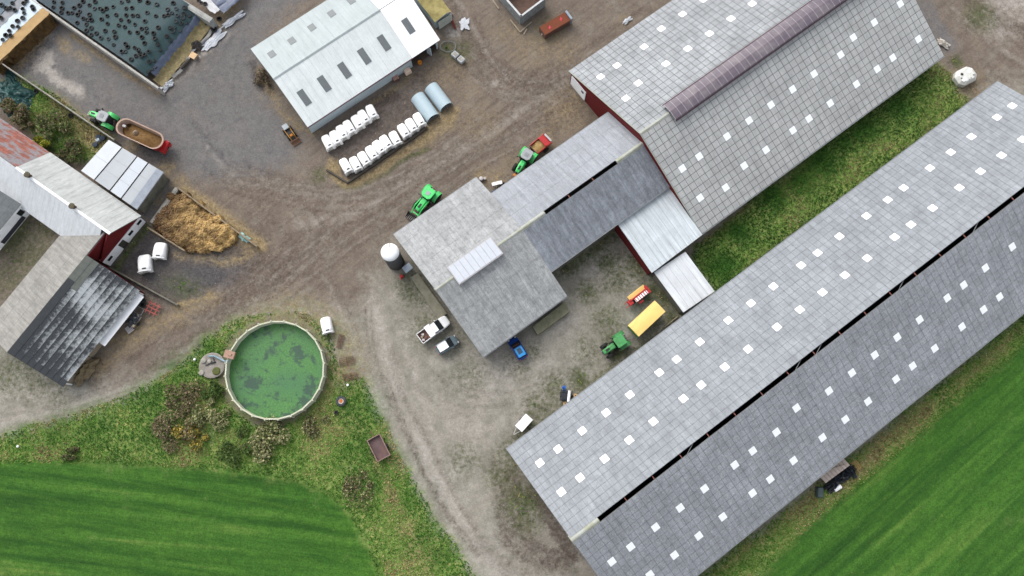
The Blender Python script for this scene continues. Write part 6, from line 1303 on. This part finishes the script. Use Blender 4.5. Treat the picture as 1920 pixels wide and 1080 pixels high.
# wheel, tyre and rusty gates on the verge by the tank
c = at(639, 752, .4); tw_ = thing('mounted_tyre', 'big tractor wheel with orange and white rim lying on grass', 'wheel', (c.x, c.y, 0)); MB().lathe([(.4, .05), (.5, 0), (.72, .05), (.78, .25), (.72, .45), (.5, .5), (.4, .45), (.4, .05)], 24).build('tyre', M_tyre_d, tw_); MB().lathe([(.44, .2), (.42, .38), (.28, .36), (.26, .2)], 20).build('rim', mat('white_rim', lin(220, 206, 190)), tw_); MB().lathe([(.27, .18), (.24, .33), (.1, .36), (.02, .36)], 16).build('hub', mat('orange_hub', lin(206, 112, 60)), tw_)
tyre(630.5, 774, .05, 'small black tyre below the big orange-rimmed wheel', 'verge tyre', s=1.05)
def gate(px, py, ang, w, h, lab):
    c = at(px, py, .15); g = thing('rusty_gate', lab, 'gate', (c.x, c.y, 0), R(ang))
    for k in range(5): MB().bar((-w / 2, -h / 2 + h * k / 4, .12), (w / 2, -h / 2 + h * k / 4, .12), .06).build('bar', M_rust, g)
    for x in (-w / 2, 0, w / 2): MB().bar((x, -h / 2, .17), (x, h / 2, .17), .07).build('stile', M_rust, g)
gate(638, 640, 80, 2.0, .7, 'rusty gate on edge nearest the lone hutch'); gate(650, 677, 12, 2.1, 1.1, 'middle rusty gate lying on dry ground by the tank'); gate(657, 706, 10, 2.0, .9, 'lowest rusty gate lying near the tractor wheel')
# lean-to store by the right field
P = [at(1536, 893, 1.6), at(1580, 857, 1.6), at(1594, 872, 1.5), at(1548, 906, 1.5)]; c = sum(P, Vector()) / 4; ls = thing('field_shelter', 'plank-roofed shelter against the long barn by the right field', 'shelter', (c.x, c.y, 0)); c0 = Vector((c.x, c.y, 0))
M_pl = mat('bleached_plank', lin(204, 188, 176), var=.12, scale=2, dirt=lin(140, 122, 108), dirt_amt=.4)
for k in range(8):
    e = [P[0].lerp(P[1], k / 8 + .006), P[0].lerp(P[1], (k + 1) / 8 - .006), P[3].lerp(P[2], (k + 1) / 8 - .006), P[3].lerp(P[2], k / 8 + .006)]; zz = random.uniform(-.02, .04); MB().loft([[tuple(p - c0 + Vector((0, 0, zz - .06))) for p in e], [tuple(p - c0 + Vector((0, 0, zz))) for p in e]]).build('roof_plank', M_pl, ls)
for p in P: q = p - c0; MB().bar((q.x * .92, q.y * .92, -.1), (q.x * .92, q.y * .92, q.z - .05), .12).build('post', M_wood, ls)
MB().bar(P[0].lerp(P[1], .35) - c0 + Vector((0, 0, .06)), P[0].lerp(P[1], .95) - c0 + Vector((.3, -.9, .06)), .08).build('loose_batten', M_wood, ls)
crumple('film_cover', 'crumpled black plastic beside the plank-roofed shelter', M_filmd, 1568, 901, 4.6, 1.6, 1.0, 36, 'film', 20, 31, .1); crumple('film_cover', 'black plastic bunched at the right end of the shelter', M_filmd, 1592, 884, 1.6, 1.8, .9, 10, 'film', 14, 32, .4)
c = at(1570, 915, .4); fr_ = thing('film_roll', 'white film roll lying beside the black plastic', 'roll', (c.x, c.y, 0), R(30)); MB().bar((-.55, 0, .4), (.55, 0, .4), .72, n=16).build('wrap', M_white, fr_); MB().bar((-.6, 0, .4), (.6, 0, .4), .36, n=12).build('core', M_dark, fr_)
c = at(1537, 923, .6); o = MB().box(0, 0, .55, 1.0, 1.6, 1.1, top=.8, topy=.85).build('bin', mat('slate_green_bin', lin(82, 96, 96), rough=.5), bevel=.2, seg=3); o.location = (c.x, c.y, 0); o.rotation_euler = (0, 0, -.1); tag(o, 'slate green lidded bin left of the field shelter', 'bin')
c = at(1606, 873, .15); pa = thing('pallet', 'yellowish wooden pallet right of the field shelter', 'pallet', (c.x, c.y, 0), R(-60))
for k in range(4): MB().box(0, -.36 + .24 * k, .16, 1.4, .14, .05).build('slat', mat('yellow_wood', lin(168, 140, 84)), pa)
for x in (-.55, .55): MB().box(x, 0, .08, .1, .9, .1).build('bearer', M_wood, pa)
for px, py, lab in ((365, 674, 'white cap beside the concrete sump'), (33, 837, 'white marker stone on the grass at lower left'), (652, 722, 'white lump on the grass above the big wheel')):
    c = at(px, py, .1); b = MB(); b.lathe([(.02, 0), (.16, .05), (.2, .15), (.12, .27), (.02, .3)], 9); o = b.build('marker', M_white); o.location = (c.x, c.y, ground_z(c.x, c.y)); tag(o, lab, 'marker')
c = at(184, 263, .5); jk = thing('pump_unit', 'dark wheeled pump unit beside the silver roof', 'pump', (c.x, c.y, 0), R(30)); MB().box(0, 0, .5, .6, .5, .5).build('motor', mat('pale_motor', lin(170, 184, 192)), jk, bevel=.05)
for x, y in ((-.75, -.3), (.75, .1), (.2, .6)): MB().lathe([(.2, 0), (.42, .05), (.42, .3), (.2, .35)], 14, (x, y, .1)).build('drum', mat('navy_drum', lin(52, 64, 78)), jk)
MB().bar((-.7, -.3, .35), (.9, .2, .35), .1).bar((.2, .6, .35), (.6, -1.0, .3), .08).build('frame', M_dark, jk)

# ================================================================ VEGETATION
def leaf_mat(name):
    t = NT(name); a = t.n('ShaderNodeAttribute', attribute_name='Col'); f = t.noise(t.pos(), 5, 2, .6)
    t.l(t.mix(t.mr(f, .3, .7, 0, .2), a.outputs['Color'], mul((.03, .035, .015, 1), 1.0)), t.b.inputs['Base Color']); t.b.inputs['Roughness'].default_value = .8; t.b.inputs['Specular IOR Level'].default_value = .2; return t.m
M_leaf = leaf_mat('foliage')
def cards(n, pts, size, pal, flat=.5):
    """many small leaf-clump faces; pts(i) gives a point"""
    V = []; Fc = []; C = []
    for i in range(n):
        p = pts(i); s = size * random.uniform(.5, 1.4); a = random.uniform(0, 6.283); tl = random.gauss(0, flat); t2 = random.gauss(0, flat)
        ex = Vector((math.cos(a), math.sin(a), tl)) * s; ey = Vector((-math.sin(a), math.cos(a), t2)) * s * random.uniform(.35, .8); o = len(V)
        V += [tuple(p - ex), tuple(p + ey * .8), tuple(p + ex), tuple(p - ey)]; Fc.append((o, o + 1, o + 2, o + 3))
        c = pal[int(random.random() ** 1.0 * len(pal)) % len(pal)]; k = random.uniform(.7, 1.35); C.append((c[0] * k, c[1] * k, c[2] * k, 1))
    m = MB(); m.v, m.f, m.col = V, Fc, C; return m
def bush(name, label, px, py, r, h, pal, n=900, size=.16, lobes=7, group=None, ratio=1.0, ang=0):
    c = at(px, py, h * .5); t = thing(name, label, 'shrub', (c.x, c.y, 0), R(ang), group); L = []
    for k in range(lobes):
        a = random.uniform(0, 6.283); d = r * math.sqrt(random.random()) * .75; L.append((d * math.cos(a) * 1.15, d * math.sin(a) * ratio * 1.15, h * random.uniform(.25, .7), r * random.uniform(.18, .5)))
    def pts(i):
        lx, ly, lz, lr = L[i % lobes]
        while True:
            q = Vector((random.uniform(-1, 1), random.uniform(-1, 1), random.uniform(-1, 1)))
            if .35 < q.length < 1: break
        return Vector((lx + q.x * lr, ly + q.y * lr, max(.05, lz + q.z * lr * .8)))
    cards(n, pts, size, pal, .7).build('crown', M_leaf, t); b = MB()
    for lx, ly, lz, lr in L:
        b.tube([(0, 0, -.1), (lx * .5, ly * .5, lz * .6), (lx, ly, lz)], [.05, .035, .015], 5)
        for _ in range(5): b.tube([(lx * .6, ly * .6, lz * .6), (lx + random.uniform(-lr, lr), ly + random.uniform(-lr, lr), lz + random.uniform(0, lr))], [.02, .008], 4)
    b.build('trunk', mat('twig_bark', lin(98, 86, 70)), t); return t
G1 = [lin(72, 98, 44), lin(56, 80, 34), lin(96, 116, 58)]; OLV = [lin(156, 154, 112), lin(132, 134, 90), lin(172, 166, 124), lin(108, 118, 68), lin(92, 112, 56)]; BRN = [lin(136, 118, 94), lin(118, 104, 80), lin(104, 114, 66), lin(150, 134, 106), lin(92, 108, 56)]; YEL = [lin(176, 154, 70), lin(152, 134, 60), lin(132, 124, 62), lin(104, 112, 58)]; DKB = [lin(106, 92, 70), lin(90, 78, 60), lin(122, 104, 78), lin(92, 104, 58)]
bush('bramble_bush', 'brown scrubby bush just below the concrete sump', 350, 742, 3.0, 1.0, BRN + DKB, 1500, .15, 10); bush('scrub_bush', 'pale olive bush touching the slurry tank lower left', 398, 779, 2.5, 1.3, OLV, 1700, .17, 11)
bush('scrub_bush', 'pale olive bush below the slurry tank', 494, 822, 3.6, 1.4, OLV, 2300, .17, 13); bush('autumn_bush', 'brown bush above the left field edge', 326, 806, 3.2, 1.5, BRN, 1800, .15, 11); bush('autumn_bush', 'yellow-leaved bush beside the brown one at the field edge', 360, 812, 2.4, 1.5, YEL, 1400, .16, 8)
bush('bramble_bush', 'low green bramble between the olive bushes', 445, 838, 2.8, .8, G1, 1300, .15, 9); bush('bramble_bush', 'dark green shrub against the tank wall bottom', 392, 738, 1.9, 1.2, G1, 1000, .15); bush('bramble_bush', 'small dark bramble at the left field edge', 132, 850, 1.2, .8, DKB + G1, 600, .14)
bush('bramble_bush', 'brown bramble between drive and field', 672, 915, 2.6, .5, DKB + OLV, 900, .13, 10); bush('bramble_bush', 'low brown scrub right of the tank foot', 592, 800, 2.2, .5, DKB + OLV, 900, .13)
bush('brush_heap', 'heap of cut brush against the white barn left end', 489, 150, 1.7, 1.0, [lin(92, 80, 68), lin(70, 60, 52), lin(130, 112, 84)], 500, .13, 8)
YG = [lin(150, 150, 40), lin(120, 128, 36), lin(172, 160, 52), lin(90, 104, 32)]
bush('hedge_shrub', 'dense green shrub between the tiled byre and dry grass', 98, 232, 2.4, 2.6, G1 + BRN, 1600, .16, 8, ang=-50); bush('hedge_shrub', 'yellow-green shrub beside the red-tiled roof', 80, 266, 1.6, 2.4, YG, 1100, .17, 6); bush('hedge_shrub', 'dark green shrub nearest the silver roof', 136, 282, 1.9, 2.4, G1 + DKB, 1300, .16, 7)
bush('hedge_shrub', 'brown thorny shrub along the red-tiled eave', 42, 222, 2.0, 2.4, DKB + BRN, 1300, .15, 7); bush('hedge_shrub', 'brown shrub between byre corner and yellow shrub', 112, 300, 1.6, 2.0, DKB, 900, .15, 6); bush('hedge_shrub', 'small brown shrub at the left edge above the tiles', 12, 205, 1.6, 2.0, DKB + BRN, 900, .15, 6)
# rank grass and weeds: one uncountable mass
gw = np.maximum(LAY['grass'] * ~(inpoly(P2(FIELD_SW)) | inpoly(P2(FIELD_SE))), (LAY['moss'] > .62) * (RNG.random(PX.shape) < .14)); gw[dtank < 8.2] = 0; cand = np.argwhere(gw > .35); vis = []; INSTRIP = inpoly(P2(STRIP))
LN = vnoise(5.0, 77, 3); LN = np.clip((LN - .5) * 2.3 + .5, 0, 1) + LAY['straw'] * .35 - LAY['field'] * .5; pick = cand[RNG.integers(0, len(cand), 60000)]
V = []; Fc = []; C = []
gp = [lin(74, 120, 44), lin(96, 142, 54), lin(118, 154, 68), lin(140, 154, 84), lin(178, 168, 116), lin(168, 150, 104), lin(128, 112, 78)]
for j, i in pick:
    x = GX0 + i * GS + random.uniform(-.15, .15); y = GY0 + j * GS + random.uniform(-.15, .15); px, py = pix(x, y)
    if not (-60 < px < 1980 and -60 < py < 1140): continue
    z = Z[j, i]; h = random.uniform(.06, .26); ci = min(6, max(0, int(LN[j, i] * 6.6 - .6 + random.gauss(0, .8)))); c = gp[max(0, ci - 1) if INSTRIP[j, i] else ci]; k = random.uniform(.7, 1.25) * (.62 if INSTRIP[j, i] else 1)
    for _ in range(2):
        a = random.uniform(0, 6.283); l = h * random.uniform(.5, 1.1); w = .06 + .05 * random.random(); o = len(V)
        V += [(x - math.sin(a) * w, y + math.cos(a) * w, z), (x + math.sin(a) * w, y - math.cos(a) * w, z), (x + math.cos(a) * l, y + math.sin(a) * l, z + h)]; Fc.append((o, o + 1, o + 2)); C.append((c[0] * k, c[1] * k, c[2] * k, 1))
m = MB(); m.v, m.f, m.col = V, Fc, C; o = m.build('rank_grass', M_leaf); o['kind'] = 'stuff'; o['label'] = 'rank tufted grass on the verges and between the barns'; o['category'] = 'grass'
# loose stones and clods on the yards
ok_ = np.argwhere((LAY['grass'] < .2) & (LAY['field'] < .1)); pick = ok_[RNG.integers(0, len(ok_), 5200)]; m = MB(); C = []
for j, i in pick:
    x = GX0 + i * GS + random.uniform(-.15, .15); y = GY0 + j * GS + random.uniform(-.15, .15); px, py = pix(x, y)
    if not (-20 < px < 1940 and -20 < py < 1100): continue
    r = .03 + .09 * random.random() ** 3; z = Z[j, i]; a = random.uniform(0, 2); n0 = len(m.f)
    m.add([(x + r * math.cos(a + k * 1.571), y + r * math.sin(a + k * 1.571) * .8, z - .02) for k in range(4)] + [(x, y, z + r * .8)], [(0, 1, 4), (1, 2, 4), (2, 3, 4), (3, 0, 4)])
    c = random.choice([lin(176, 170, 160), lin(120, 112, 104), lin(88, 78, 70), lin(196, 192, 184), lin(150, 128, 92)]); C += [c] * 4
m.col = C; o = m.build('loose_stones', M_leaf); o['kind'] = 'stuff'; o['label'] = 'loose stones and clods scattered over the yards'; o['category'] = 'stones'
